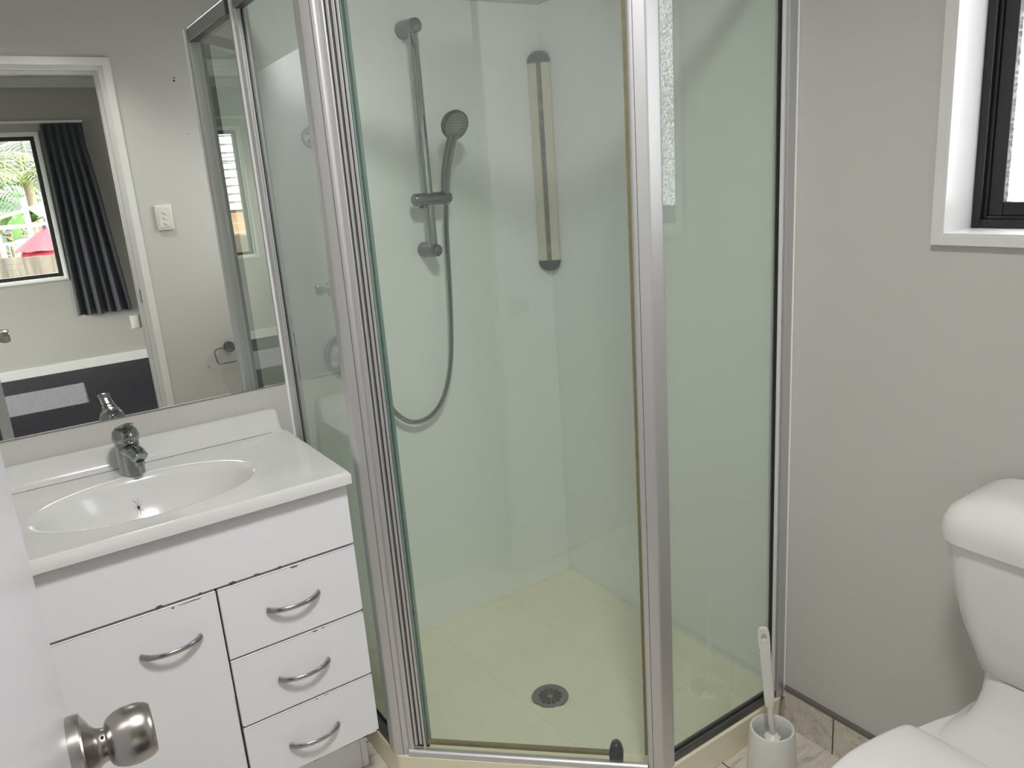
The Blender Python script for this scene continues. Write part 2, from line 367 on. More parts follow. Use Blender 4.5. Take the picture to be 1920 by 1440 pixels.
slab('wall_front', [((.12, LD, 0), (DX0, LD-.1, 2.6)), ((DX0, LD, DZ), (DX1, LD-.1, 2.6)), ((DX1, LD, 0), (-3.75, LD-.1, 2.6))], 'wall_paint', 'off-white wall with the doorway, seen in the mirror')
# bedroom
BY = -6.05
slab('floor.001', [((-3.75, LD-.05, -.05), (.55, BY-.1, 0))], 'carpet', 'dark grey bedroom carpet')
slab('ceiling.001', [((-3.75, LD, 2.5), (.55, BY-.1, 2.58))], 'ceiling_paint', 'bedroom ceiling')
BW0, BW1, BZ0, BZ1 = -.885, -2.60, .835, 2.055
slab('wall_far', [((.55, BY, 0), (BW0, BY-.1, 2.5)), ((BW0, BY, 0), (BW1, BY-.1, BZ0)), ((BW0, BY, BZ1), (BW1, BY-.1, 2.5)), ((BW1, BY, 0), (-3.75, BY-.1, 2.5))], 'bedroom_paint', 'bedroom wall with the wide window')
slab('wall_far_right', [((.45, LD-.1, 0), (.55, BY, 2.5))], 'bedroom_paint', 'right-hand bedroom wall')
slab('wall_far_left', [((-3.75, LD-.1, 0), (-3.65, -3.7, 2.5)), ((-3.75, -5.7, 0), (-3.65, BY, 2.5)), ((-3.75, -3.7, 2.05), (-3.65, -5.7, 2.5)), ((-3.75, -3.7, 0), (-3.65, -5.7, .05))], 'bedroom_paint', 'left-hand bedroom wall')
bm = NB(); prism(bm, [(BY, 2.5), (BY, 2.43), (BY+.02, 2.43), (BY+.09, 2.49), (BY+.09, 2.5)], -3.65, .45, axis='x'); tag(put('trim_1', bm, 'ceiling_paint', kind='structure'), 'white cornice along the bedroom ceiling')
bm = NB(); box(bm, (-3.65, BY, 0), (.45, BY+.014, .085), .003); tag(put('baseboard_far', bm, 'trim_paint', kind='structure'), 'white skirting board under the bedroom window')
# tiled skirting on the right wall
bm = NB(); box(bm, (-.009, -.916, 0), (0, LD, .108)); tag(put('baseboard_right', bm, 'skirting_tile', kind='structure', origin=(0, 0, 0)), 'beige tile skirting along the right wall')
bm = NB(); prism(bm, [(-.0105, .106), (-.0085, .113), (0, .116), (0, .106)], -.914, LD, axis='y'); tag(put('trim_2', bm, 'grout', kind='structure'), 'grey sealant line on top of the tile skirting')
# fill spotlight, added above the frame to brighten the bathroom
LX = -1.08; LY = -1.68
cl_ = thing('fill_spotlight', 'small white tilted ceiling spotlight added above the frame as fill light', 'fill light', (LX, LY, CZ))
ld = Vector((-.08, TILT, -1)).normalized(); lp = Vector((LX, LY, CZ-.10))
bm = NB(); lathe(bm, [(.085, .0), (.087, -.008), (.070, -.012), (.030, -.010), (.030, 0)], (LX, LY, CZ), (0, 0, 1), 48, cap=False); put('rim', bm, 'white_gloss', cl_, 40)
bm = NB(); tube(bm, [(LX, LY, CZ), lp-ld*.03], .012, 12); put('stem', bm, 'white_gloss', cl_, 40)
bm = NB(); lathe(bm, [(0, -.045), (.07, -.055), (.140, -.020), (.158, .012), (.150, .012), (.138, -.004), (0, -.006)], lp, ld, 48); put('shade', bm, 'white_gloss', cl_, 40)
la = bpy.data.lights.new('fill_lamp', 'AREA'); la.shape = 'DISK'; la.size = .29; la.energy = FILL_LAMP; la.spread = math.radians(SPREAD); la.color = (1, .985, .965)
lo_ = bpy.data.objects.new('fill_lamp', la); COL.objects.link(lo_); lo_.parent = cl_; lo_.location = lp-Vector((LX, LY, CZ))-ld*.003; lo_.rotation_euler = ld.to_track_quat('-Z', 'Y').to_euler()
# architrave and jamb of the doorway
bm = NB()
A = .032
yq = LD+.0005
for x0, x1, x2 in ((DX0+A, DX0, 1), (DX1-A, DX1, -1)): loft(bm, [[(x0, yq, z0), (x0, LD+.014, z0), (x1, LD+.014, z1), (x1, yq, z1)] for z0, z1 in ((0, 0), (DZ+A, DZ))])
loft(bm, [[(x0, yq, DZ+A), (x0, LD+.014, DZ+A), (x1, LD+.014, DZ), (x1, yq, DZ)] for x0, x1 in ((DX0+A, DX0), (DX1-A, DX1))])
tag(put('trim_3', bm, 'trim_paint', kind='structure'), 'white architrave around the doorway')
bm = NB()
box(bm, (DX0+.001, LD+.002, 0), (DX0-.02, LD-.10, DZ)); box(bm, (DX1-.001, LD+.002, 0), (DX1+.02, LD-.10, DZ)); box(bm, (DX0-.0201, LD+.002, DZ), (DX1+.0201, LD-.10, DZ-.02))
box(bm, (DX0-.02, LD-.04, 0), (DX0-.032, LD-.075, DZ-.0321)); box(bm, (DX1+.02, LD-.04, 0), (DX1+.032, LD-.075, DZ-.0321)); box(bm, (DX0-.02, LD-.04, DZ-.02), (DX1+.02, LD-.075, DZ-.032))
jamb = put('door_2', bm, 'trim_paint', kind='structure'); jamb['label'] = 'white painted door frame lining of the doorway'
bm = NB(); box(bm, (DX0-.0195, LD-.008, .98), (DX0-.0215, LD-.036, 1.045), .0005); put('strike_plate', bm, 'chrome_worn', jamb, label='dark metal strike plate')
for zz in (.25, 1.05, 1.78):
    bm = NB(); tube(bm, [(DX1+.026, LD+.006, zz-.045), (DX1+.026, LD+.006, zz+.045)], .006, 10); box(bm, (DX1+.019, LD+.003, zz-.045), (DX1+.022, LD-.03, zz+.045)); put('hinge', bm, 'trim_paint', jamb, 40)
# ------------------------------------------------------------------ bathroom door leaf (door_1)
DL = Vector((-1.5338, -1.291, 0)); ang = math.radians(3.0)
e1 = Vector((-math.sin(ang), -math.cos(ang), 0)); nrm = Vector((math.cos(ang), -math.sin(ang), 0))   # along leaf to hinge, face normal
def dpt(s, o, z): return DL+e1*s+nrm*o+Vector((0, 0, z))
door = thing('door_1', 'white bathroom door standing open beside the camera', None, (DL.x, DL.y, 0), kind='structure')
bm = NB()
loft(bm, [[dpt(0, 0, z), dpt(.745, 0, z), dpt(.745, -.036, z), dpt(0, -.036, z)] for z in (.012, 2.015)])
bmesh.ops.bevel(bm, geom=bm.edges[:], offset=.002, segments=2, affect='EDGES'); put('door_leaf', bm, 'door_paint', door)
KZ = 1.014
def knob(side):
    sgn = 1 if side > 0 else -1; base = dpt(.06, 0 if side > 0 else -.036, KZ); ax = nrm*sgn
    bm = NB(); lathe(bm, [(.0, 0), (.0320, 0), (.0325, .002), (.0322, .009), (.031, .0105), (.029, .011), (.024, .0140), (.0185, .0168), (.0155, .0200), (.0140, .0240), (.0140, .0275)], base, ax, 64); ro = put('rose', bm, 'satin_steel', door, 35)
    bm = NB(); lathe(bm, [(.0, .0262), (.0145, .0262), (.0178, .0275), (.0208, .0305), (.0235, .0360), (.0248, .0420), (.0250, .0480), (.0242, .0545), (.0228, .0590), (.0208, .0622), (.0190, .0632), (.0, .0638)], base, ax, 64); put('knob', bm, 'satin_steel', door, 30, label='brushed steel door knob')
    if side > 0:
        c = base+ax*.0238; d = (Vector((-.0, -.55, .85))).normalized(); bm = NB(); lathe(bm, [(.0, .0120), (.0014, .0120), (.0014, .0149), (0, .0150)], c, d, 12); put('pin_hole', bm, 'dark_hole', ro)
knob(1); knob(-1)
bm = NB(); c = [dpt(-.0006, -.006, KZ-.03), dpt(-.0006, -.030, KZ-.03), dpt(-.0006, -.030, KZ+.03), dpt(-.0006, -.006, KZ+.03)]
loft(bm, [c, [p+e1*.003 for p in c]]); put('latch_plate', bm, 'satin_steel', door)

# ------------------------------------------------------------------ bathroom window (window_1)
win = thing('window_1', 'black aluminium window with frosted glass and white reveal', None, (0, (WY0+WY1)/2, WZ0), kind='structure')
bm = NB()
t_ = .017
ro_ = [(WY0+t_, WZ0-t_), (WY1-t_, WZ0-t_), (WY1-t_, WZ1+t_), (WY0+t_, WZ1+t_)]; ri_ = [(WY0, WZ0), (WY1, WZ0), (WY1, WZ1), (WY0, WZ1)]
for i in range(4):
    j = (i+1) % 4; loft(bm, [[(-.0005, *ro_[k]), (-.012, *ro_[k]), (-.012, *ri_[k]), (-.0005, *ri_[k])] for k in (i, j)])
put('architrave', bm, 'trim_paint', win)
bm = NB()
box(bm, (-.011, WY0+.001, WZ0-.001), (.13, WY0-.006, WZ1)); box(bm, (-.011, WY1, WZ0), (.13, WY1+.006, WZ1)); box(bm, (-.011, WY0-.006, WZ0-.001), (.13, WY1+.006, WZ0+.005)); box(bm, (-.011, WY0-.006, WZ1+.001), (.13, WY1+.006, WZ1-.006))
put('reveal', bm, 'white_gloss', win)
def ring(bm, x0, x1, y0, y1, z0, z1, w_, bev=.002, ax='x'):
    if ax == 'x':
        box(bm, (x0, y0, z0), (x1, y0-w_, z1), bev); box(bm, (x0, y1, z0), (x1, y1+w_, z1), bev); box(bm, (x0, y0-w_, z0), (x1, y1+w_, z0+w_), bev); box(bm, (x0, y0-w_, z1-w_), (x1, y1+w_, z1), bev)
    else:
        box(bm, (y0, x0, z0), (y0-w_, x1, z1), bev); box(bm, (y1, x0, z0), (y1+w_, x1, z1), bev); box(bm, (y0-w_, x0, z0), (y1+w_, x1, z0+w_), bev); box(bm, (y0-w_, x0, z1-w_), (y1+w_, x1, z1), bev)
bm = NB(); ring(bm, .088, .135, WY0-.006, WY1+.006, WZ0+.005, WZ1-.006, .016); ring(bm, .098, .135, WY0-.0215, WY1+.0215, WZ0+.0205, WZ1-.0215, .007); put('window_frame', bm, 'black_metal', win)
bm = NB(); ring(bm, .104, .14, WY0-.028, WY1+.028, WZ0+.027, WZ1-.028, .026); put('sash', bm, 'black_metal', win)
bm = NB(); box(bm, (.12, WY0-.05, WZ0+.05), (.126, WY1+.05, WZ1-.05)); put('pane', bm, 'obscure_pane', win, label='frosted glass pane')

# ------------------------------------------------------------------ bedroom window (window_2)
w2 = thing('window_2', 'wide black aluminium bedroom window looking onto the garden', None, ((BW0+BW1)/2, BY, BZ0), kind='structure')
bm = NB(); ring(bm, BY-.095, BY-.04, BW0-.012, BW1+.012, BZ0+.012, BZ1-.012, .034, ax='y')
box(bm, (-1.76, BY-.095, BZ0+.02), (-1.81, BY-.04, BZ1-.02), .002); put('window_frame', bm, 'black_metal', w2)
bm = NB(); ring(bm, BY-.04, BY+.002, BW0, BW1, BZ0, BZ1, .013, .001, ax='y')
ring(bm, BY, BY+.014, BW0+.02, BW1-.02, BZ0-.02, BZ1+.02, .02, .002, ax='y'); put('window_sill', bm, 'trim_paint', w2)
bm = NB(); box(bm, (BW0-.04, BY-.07, BZ0+.04), (-1.765, BY-.075, BZ1-.04)); put('pane', bm, 'clear_glass', w2)
bm = NB(); box(bm, (-1.805, BY-.07, BZ0+.04), (BW1+.04, BY-.075, BZ1-.04)); put('pane', bm, 'clear_glass', w2)

w3 = thing('fill_window', 'unseen glazed sliding door added in the left bedroom wall for fill light', None, (-3.7, -4.7, .05), kind='structure')  # added opening out of view, lets side light into the bedroom
bm = NB(); ring(bm, -3.73, -3.68, -3.7, -5.7, .05, 2.05, .05); box(bm, (-3.73, -4.67, .08), (-3.68, -4.73, 2.02), .002); put('window_frame', bm, 'black_metal', w3)
bm = NB(); box(bm, (-3.708, -3.75, .1), (-3.702, -4.67, 2.0)); put('pane', bm, 'clear_glass', w3)
bm = NB(); box(bm, (-3.708, -4.73, .1), (-3.702, -5.65, 2.0)); put('pane', bm, 'clear_glass', w3)

# ------------------------------------------------------------------ shower
AX, AY = -.912, -.912          # outer extent
PA = Vector((-.897, -.450)); PB = Vector((-.437, -.897)); U = (PB-PA).normalized(); LEN = (PB-PA).length; NO = Vector((U.y, -U.x))   # NO points outwards
if NO.dot(Vector((-1, -1))) < 0: NO = -NO
RZ = .090                       # top of the tray lip
# liner: L shaped acrylic sheet
bm = NB()
prism(bm, [(-.907, -.0005), (-.907, -.006), (-.006, -.006), (-.006, -.912), (-.0005, -.912), (-.0005, -.0005)], .080, 1.926, .0012, 1)
o = put('shower_wall_liner', bm, 'liner', smooth=None); tag(o, 'glossy pale acrylic wall liner round the inside corner of the shower', 'wall panel')
# tray
outer = [(-.0012, -.0012), (-.910, -.0012), (-.910, -.462), (-.448, -.912), (-.0012, -.912)]   # clockwise? make ccw
outer = outer[::-1] if False else outer
def area(p): return sum(p[i][0]*p[(i+1) % len(p)][1]-p[(i+1) % len(p)][0]*p[i][1] for i in range(len(p)))/2
if area(outer) < 0: outer = outer[::-1]
def tray_ring(d, rc, z, lowcorner=.0):
    q = offset_poly(outer, [d]*5)
    return [Vector((p.x, p.y, z)) for p in round_poly(q, [rc]*5, 6)]
bm = NB()
rings = [tray_ring(.004, .03, 0.001), tray_ring(0.001, .03, .07), tray_ring(0.0, .03, .084), tray_ring(.004, .03, .0895), tray_ring(.010, .03, RZ), tray_ring(.030, .028, RZ-.001),
         tray_ring(.038, .03, .084), tray_ring(.050, .05, .066), tray_ring(.066, .06, .056), tray_ring(.095, .07, .052)]
# centre of the drain
DC = Vector((-.450, -.478)); n = len(rings[-1])
last = rings[-1]
for k, (rr, z) in enumerate(((.30, .050), (.62, .048))):
    rings.append([Vector((p.x*(1-rr)+DC.x*rr, p.y*(1-rr)+DC.y*rr, z)) for p in last])
def circ(r, z): 
    out = []
    for p in last:
        d = Vector((p.x-DC.x, p.y-DC.y)).normalized(); out.append(Vector((DC.x+d.x*r, DC.y+d.y*r, z)))
    return out
rings += [circ(.074, .0465), circ(.068, .0474), circ(.061, .0462), circ(.053, .0450), circ(.0520, .042), circ(.001, .042)]
loft(bm, rings)
tray = put('shower_tray', bm, 'tray', smooth=40); tag(tray, 'cream neo-angle acrylic shower tray on the tiled floor', 'shower tray')
ROOTLOC[tray.name] = Vector(tray.location)
bm = NB(); lathe(bm, [(.0, .0420), (.0505, .0420), (.0512, .0465), (.050, .0480), (.037, .0475), (.0355, .0466), (.0, .0466)], (DC.x, DC.y, 0), (0, 0, 1), 48)
dr = put('drain_cover', bm, 'chrome_worn', tray, 35, label='round grey metal drain cover with petal slots')
for k in range(12):
    a = 2*PI*(k+.5)/12; bm = NB(); q = []
    for j in range(9):
        t = PI*j/8; q.append((.0235+.0048*math.sin(t)*1.0, (-.0055+.011*j/8)))
    pts = [(.0075, -.0010), (.0270, -.0062), (.0315, -.0045), (.0332, 0), (.0315, .0045), (.0270, .0062), (.0075, .0010)]
    pts = [(DC.x+x*math.cos(a)-y*math.sin(a), DC.y+x*math.sin(a)+y*math.cos(a)) for x, y in pts]
    prism(bm, pts, .0467, .0471); put('slot', bm, 'dark_hole', dr)

enc = thing('shower_enclosure', 'framed glass corner shower enclosure with angled pivot door', 'shower enclosure', (-.5, -.5, RZ))
ZT = 1.905
def D2(s, o): p = PA+U*s+NO*o; return (p.x, p.y)
# corner posts (rounded aluminium), door side first
def post(pts, nm='corner_post'):
    bm = NB(); q = thick_line(pts, .0155)
    if area(q) < 0: q = q[::-1]
    prism(bm, [tuple(p) for p in round_poly(q, .010, 5)], RZ-.001, ZT)
    return put(nm, bm, 'aluminium', enc, 40)
p1 = post([(PA.x, PA.y+.026), (PA.x, PA.y), tuple(PA+U*.030)])
p2 = post([tuple(PB-U*.030), (PB.x, PB.y), (PB.x+.034, PB.y)])
def strip(s0, s1, o0, o1, z0, z1, mt, nm, parent=None, bev=0, label=None):
    bm = NB(); prism(bm, [D2(s0, o0), D2(s1, o0), D2(s1, o1), D2(s0, o1)], z0, z1, bev); return put(nm, bm, mt, parent or enc, None, label)
# thin joint line on the posts
bm = NB(); prism(bm, [D2(.0165, .0150), D2(.0175, .0150), D2(.0175, .0159), D2(.0165, .0159)], RZ, ZT); put('joint_line', bm, 'black_seal', p1)
bm = NB(); prism(bm, [D2(LEN-.0175, .0150), D2(LEN-.0165, .0150), D2(LEN-.0165, .0159), D2(LEN-.0175, .0159)], RZ, ZT); put('joint_line', bm, 'black_seal', p2)
# jamb profile beside post 1 (ribs with dark grooves)
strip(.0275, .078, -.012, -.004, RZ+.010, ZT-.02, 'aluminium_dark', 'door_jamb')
strip(.0290, .0425, -.004, .0085, RZ+.012, ZT-.02, 'aluminium', 'door_jamb', bev=.003)
strip(.046, .052, -.004, .008, RZ+.022, ZT-.02, 'aluminium', 'door_jamb', bev=.001)
strip(.056, .063, -.004, .004, RZ+.022, ZT-.02, 'aluminium', 'door_jamb', bev=.001)
strip(.0665, .0725, -.004, .006, RZ+.002, ZT-.02, 'aluminium', 'door_jamb', bev=.001)
# rails between the posts, top and bottom
for z, nm in ((RZ+.0035, 'threshold_rail'), (ZT-.014, 'top_rail')):
    o_ = .0085 if nm == 'threshold_rail' else 0; bm = NB(); a = D2(.030, o_); b = D2(LEN-.030, o_)
    pr_ = [(-.006, -.010), (.003, -.011), (.0085, -.007), (.0110, -.001), (.0095, .005), (.004, .0092), (-.003, .0092), (-.006, .007)] if nm == 'threshold_rail' else [(-.014, -.014), (.014, -.014), (.016, .012), (.012, .016), (-.014, .016)]
    loft(bm, [[Vector((p[0]+NO.x*o, p[1]+NO.y*o, z+h)) for o, h in pr_] for p in (a, b)]); put(nm, bm, 'aluminium', enc, 50)
# glass door
dz0, dz1 = RZ+.034, ZT-.034
bm = NB(); prism(bm, [D2(.076, -.003), D2(LEN-.034, -.003), D2(LEN-.034, .003), D2(.076, .003)], dz0, dz1)
gd = put('glass_door', bm, 'shower_glass', enc)
bm = NB(); prism(bm, [D2(.0735, -.0032), D2(.0760, -.0032), D2(.0760, .0032), D2(.0735, .0032)], dz0, dz1); put('glass_edge', bm, 'glass_edge', gd, label='green polished glass edge')
bm = NB(); prism(bm, [D2(.0800, -.0060), D2(.0850, -.0060), D2(.0850, -.0035), D2(.0800, -.0035)], dz0, dz1); put('magnet_strip', bm, 'glass_edge', gd)
bm = NB(); prism(bm, [D2(LEN-.036, -.005), D2(LEN-.029, -.005), D2(LEN-.029, .006), D2(LEN-.036, .006)], dz0, dz1); put('door_seal', bm, 'brown_seal', gd, label='yellow-brown aged vertical seal')
bm = NB(); prism(bm, [D2(.0770, -.006), D2(LEN-.118, -.006), D2(LEN-.118, .006), D2(.0770, .006)], dz0-.009, dz0+.001, .002); put('bottom_seal', bm, 'brown_seal', gd, label='yellow-brown aged seal along the door bottom')
# pivot clip
bm = NB()
cl = []
for k in range(25):
    t = k/24*PI; cl.append((-.0155*math.cos(t)*(1 if k not in (0, 24) else 1), .012+.019*math.sin(t)))
cl = [(-.0155, -.024)]+[( x*.62 if z > .014 else x*(1-.38*(z+.0)/.014 if z > 0 else 1), z) for x, z in cl]+[(.0155, -.024)]
zc = RZ+.038
prof = [(-.016, -.022), (.016, -.022), (.0165, -.004), (.0125, .012), (.008, .020), (0, .0235), (-.008, .020), (-.0125, .012), (-.0165, -.004)]
q = [Vector((s, z, 0)) for s, z in prof]
sc_ = LEN-.103
loft(bm, [[Vector((*D2(sc_+x*k, o), zc+z*k)) for x, z in prof] for o, k in ((-.012, .9), (-.010, 1), (.008, 1), (.0115, .86))]); put('pivot_clip', bm, 'clip_plastic', gd, 40, label='dark grey plastic pivot clip at the door bottom')
bm = NB(); c = D2(sc_+.007, .0116); lathe(bm, [(0, -.001), (.0018, -.001), (.0018, .0006), (0, .0006)], (c[0], c[1], zc-.006), (NO.x, NO.y, 0), 12); put('screw', bm, 'dark_hole', gd)
# left fixed panel, perpendicular to the back wall
bm = NB(); prism(bm, [(-.889, -.028), (-.889, -.424), (-.884, -.424), (-.884, -.028)], RZ+.012, ZT-.02); put('fixed_panel', bm, 'shower_glass', enc)
bm = NB(); box(bm, (-.901, -.0065, RZ), (-.872, -.0335, ZT), .002); box(bm, (-.897, -.0335, RZ), (-.892, -.040, ZT)); box(bm, (-.886, -.0335, RZ), (-.878, -.0375, ZT)); put('wall_channel', bm, 'aluminium', enc)
bm = NB(); box(bm, (-.8925, -.033, RZ+.02), (-.8905, -.0425, ZT-.02)); put('glazing_seal', bm, 'black_seal', enc)
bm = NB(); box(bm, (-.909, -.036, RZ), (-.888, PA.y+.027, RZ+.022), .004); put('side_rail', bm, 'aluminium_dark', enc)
bm = NB(); box(bm, (-.909, -.036, ZT-.036), (-.884, PA.y+.027, ZT), .003); put('side_rail', bm, 'aluminium_dark', enc)  # upper rail takes the dark tone too, dim light put into its colour
bm = NB(); prism(bm, [(-.891, -.04), (-.891, -.424), (-.8855, -.424), (-.8855, -.04)], RZ+.0215, RZ+.0245); put('glazing_seal', bm, 'black_seal', enc)
# right fixed panel, perpendicular to the right wall
yc = -.897
bm = NB(); box(bm, (PB.x+.03, yc-.003, RZ+.012), (-.045, yc+.003, ZT-.02)); put('fixed_panel', bm, 'shower_glass', enc)
bm = NB(); box(bm, (-.0065, yc-.014, RZ), (-.034, yc+.014, ZT), .002); box(bm, (-.034, yc-.010, RZ), (-.041, yc-.004, ZT), .0005); box(bm, (-.034, yc+.004, RZ), (-.050, yc+.010, ZT)); put('wall_channel', bm, 'aluminium', enc)
bm = NB(); box(bm, (-.041, yc-.009, RZ+.01), (-.0445, yc-.003, ZT-.02)); box(bm, (-.051, yc-.008, RZ+.01), (-.055, yc-.0032, ZT-.02)); put('glazing_seal', bm, 'black_seal', enc)
bm = NB(); box(bm, (-.0445, yc-.0145, RZ+.02), (-.051, yc-.004, ZT-.01), .0008); put('glint_bead', bm, 'white_gloss', enc)  # frame strip in white, the window's reflection put into its colour
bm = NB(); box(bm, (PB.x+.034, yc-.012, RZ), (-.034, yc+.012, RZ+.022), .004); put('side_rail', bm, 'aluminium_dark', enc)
bm = NB(); box(bm, (PB.x+.034, yc-.0125, ZT-.03), (-.034, yc+.0125, ZT), .003); put('side_rail', bm, 'aluminium', enc)
bm = NB(); box(bm, (PB.x+.034, yc-.0045, RZ+.0215), (-.05, yc+.0045, RZ+.0248)); put('glazing_seal', bm, 'black_seal', enc)

# ---- slide rail
RX, RY = -.457, -.062
sr = thing('shower_slide_rail', 'chrome shower slide rail fixed vertically to the back wall', 'shower rail', (RX, 0, 1.27))
bm = NB(); tube(bm, [(RX, RY, 1.262), (RX, RY, 1.835)], .0130, 32); put('rail', bm, 'chrome', sr, 30)
for z, k in ((1.842, 1.0), (1.262, .92)):
    bm = NB(); lathe(bm, [(0, .0062), (.0235*k, .0062), (.0238*k, .012), (.0225*k, .028), (.0205*k, .050), (.0195*k, .074), (.0182*k, .083), (.012*k, .0895), (0, .0915)], (RX, 0, z), (0, -1, 0), 40); put('wall_bracket', bm, 'chrome_worn', sr, 35)
bm = NB(); lathe(bm, [(0, -.048), (.0155, -.048), (.0172, -.0455), (.0172, .052), (.0160, .060), (.0130, .066), (0, .068)], (RX, RY-.004, 1.402), (1, 0, 0), 36); sl = put('slider', bm, 'chrome_worn', sr, 35)
bm = NB(); box(bm, (RX-.030, RY-.006, 1.379), (RX-.018, RY+.006, 1.388), .002); put('lever', bm, 'clip_plastic', sl)
# ---- hand shower
HX = RX+.052
hs = thing('hand_shower', 'round chrome hand shower held upright in the slide rail bracket', 'shower head', (HX, RY, 1.41))
hc = Vector((-.388, -.120, 1.590)); hn = Vector((.06, -.91, -.42)).normalized()
bm = NB(); tube(bm, spline([(HX, RY-.004, 1.385), (HX, RY-.006, 1.42), (HX+.002, RY-.014, 1.47), (HX+.009, RY-.030, 1.525), tuple(hc-hn*.012+Vector((.0, 0, -.028)))], 6), [.0120]*7+[.0130]*4+[.0135]*4+[.0140]*5+[.0140]*5, 20); put('handle', bm, 'chrome', hs, 40)
bm = NB(); lathe(bm, [(0, -.024), (.022, -.023), (.034, -.016), (.0395, -.006), (.0405, .002), (.0395, .0065), (.036, .0078), (0, .0078)], hc, hn, 48); put('head', bm, 'chrome_worn', hs, 35)
bm = NB(); lathe(bm, [(0, .0070), (.0345, .0070), (.0340, .0088), (0, .0092)], hc, hn, 40); fp = put('spray_plate', bm, 'head_face', hs, 35, label='grey-brown spray plate')
uu, vv, _ = frame_of(hn); bm = NB()
for r_, k_ in ((.029, 22), (.0235, 18), (.0175, 12)):
    for i in range(k_):
        a = 2*PI*i/k_; c = hc+hn*.0088+(uu*math.cos(a)+vv*math.sin(a))*r_; lathe(bm, [(0, 0), (.0016, 0), (.0013, .0012), (0, .0013)], c, hn, 6)
o = put('nozzles', bm, 'nozzle', fp); o['kind'] = 'stuff'
# ---- hose
hp = spline([(HX, RY-.004, 1.388), (HX-.002, RY+.006, 1.30), (-.4095, -.045, 1.10), (-.424, -.040, .93), (-.462, -.038, .822), (-.520, -.038, .776), (-.585, -.038, .785), (-.640, -.043, .860), (-.662, -.052, 1.02), (-.692, -.048, 1.22), (-.733, -.046, 1.44), (-.748, -.045, 1.52), (-.750, -.045, 1.556)], 40)
bm = NB(); L = 0; rr = []
for i, p in enumerate(hp):
    if i: L += (hp[i]-hp[i-1]).length
    rr.append(.0068+.0011*math.sin(L*2*PI/.0075))
def resample(pts, step):
    out = [pts[0]]; acc = 0
    for a, b in zip(pts, pts[1:]):
        seg = (b-a).length; d = step-acc
        while d <= seg: out.append(a+(b-a)*(d/seg)); d += step
        acc = seg-(d-step)
    return out
hp = resample(hp, .0016); rr = [.0066+.0012*(1 if (i % 4) < 2 else -.4) for i in range(len(hp))]
tube(bm, hp, rr, 10); o = put('shower_hose', bm, 'chrome', None, 30); tag(o, 'flexible chrome shower hose looping down from the hand shower', 'hose')
# ---- wall elbow
el = thing('hose_elbow', 'round chrome wall outlet above the mixer where the hose starts', 'wall outlet', (-.748, 0, 1.578))
bm = NB(); lathe(bm, [(0, .0062), (.0270, .0062), (.0275, .009), (.0255, .016), (.018, .022), (.011, .026), (.0105, .050), (.009, .054), (0, .055)], (-.748, 0, 1.578), (0, -1, 0), 36); put('flange', bm, 'chrome', el, 35)
bm = NB(); tube(bm, [(-.749, -.045, 1.582), (-.750, -.045, 1.552)], .0105, 20); put('hose_nut', bm, 'chrome', el, 35)
# ---- mixer
mxr = thing('shower_mixer', 'domed chrome shower mixer on the back wall behind the left post', 'mixer tap', (-.722, 0, 1.002))
bm = NB(); lathe(bm, [(0, .0062), (.0700, .0062), (.0710, .010), (.0690, .018), (.0620, .028), (.050, .038), (.036, .044), (.030, .046), (.029, .056), (.026, .064), (0, .066)], (-.722, 0, 1.002), (0, -1, 0), 56); put('body', bm, 'chrome_bright', mxr, 35)
bm = NB(); tube(bm, [(-.722, -.060, 1.000), (-.722, -.085, .965), (-.722, -.098, .925)], [.010, .008, .0065], 16); put('lever', bm, 'chrome', mxr, 40)
# ---- corner strip unit
cs = thing('corner_shelf_track', 'cream vertical corner track with grey domed end caps and dark groove', 'corner fitting', (-.025, -.025, 1.15))
ca, cb = Vector((-.0535, -.0065)), Vector((-.0065, -.0535)); cu = (cb-ca).normalized(); cno = Vector((-1, -1)).normalized()
def CP(t, o): p = ca+(cb-ca)*t+cno*o; return (p.x, p.y)
bm = NB(); pts = [CP(0, 0), (-.0066, -.0066), CP(1, 0), CP(.97, .006), CP(.62, .010), CP(.60, .001), CP(.40, .001), CP(.38, .010), CP(.03, .006)]
prism(bm, pts, 1.180, 1.764); put('track', bm, 'cream_strip', cs)
bm = NB(); prism(bm, [CP(.41, .0005), CP(.59, .0005), CP(.59, .0022), CP(.41, .0022)], 1.181, 1.763); put('groove', bm, 'groove', cs, label='stained dark groove')
def cap_(z0, sgn):
    bm = NB(); rings = []
    base = [CP(-.02, 0), (-.0066, -.0066), CP(1.02, 0), CP(1.0, .008), CP(.75, .0125), CP(.5, .0135), CP(.25, .0125), CP(0, .008)]
    cc = Vector((-.0200, -.0200))
    for t in (0, .25, .5, .7, .85, .95, 1.0):
        k = math.sqrt(max(1-t*t, 0.0004)); rings.append([Vector((cc.x+(p[0]-cc.x)*k if abs(p[0]+.0066) > 1e-5 or abs(p[1]+.0066) > 1e-5 else -.0066-(1-k)*.012, cc.y+(p[1]-cc.y)*k if abs(p[1]+.0066) > 1e-5 or abs(p[0]+.0066) > 1e-5 else -.0066-(1-k)*.012, z0+sgn*t*.036)) for p in base])
    loft(bm, rings); put('end_cap', bm, 'grey_cap', cs, 50, label='grey domed end cap')
cap_(1.763, 1); cap_(1.182, -1)

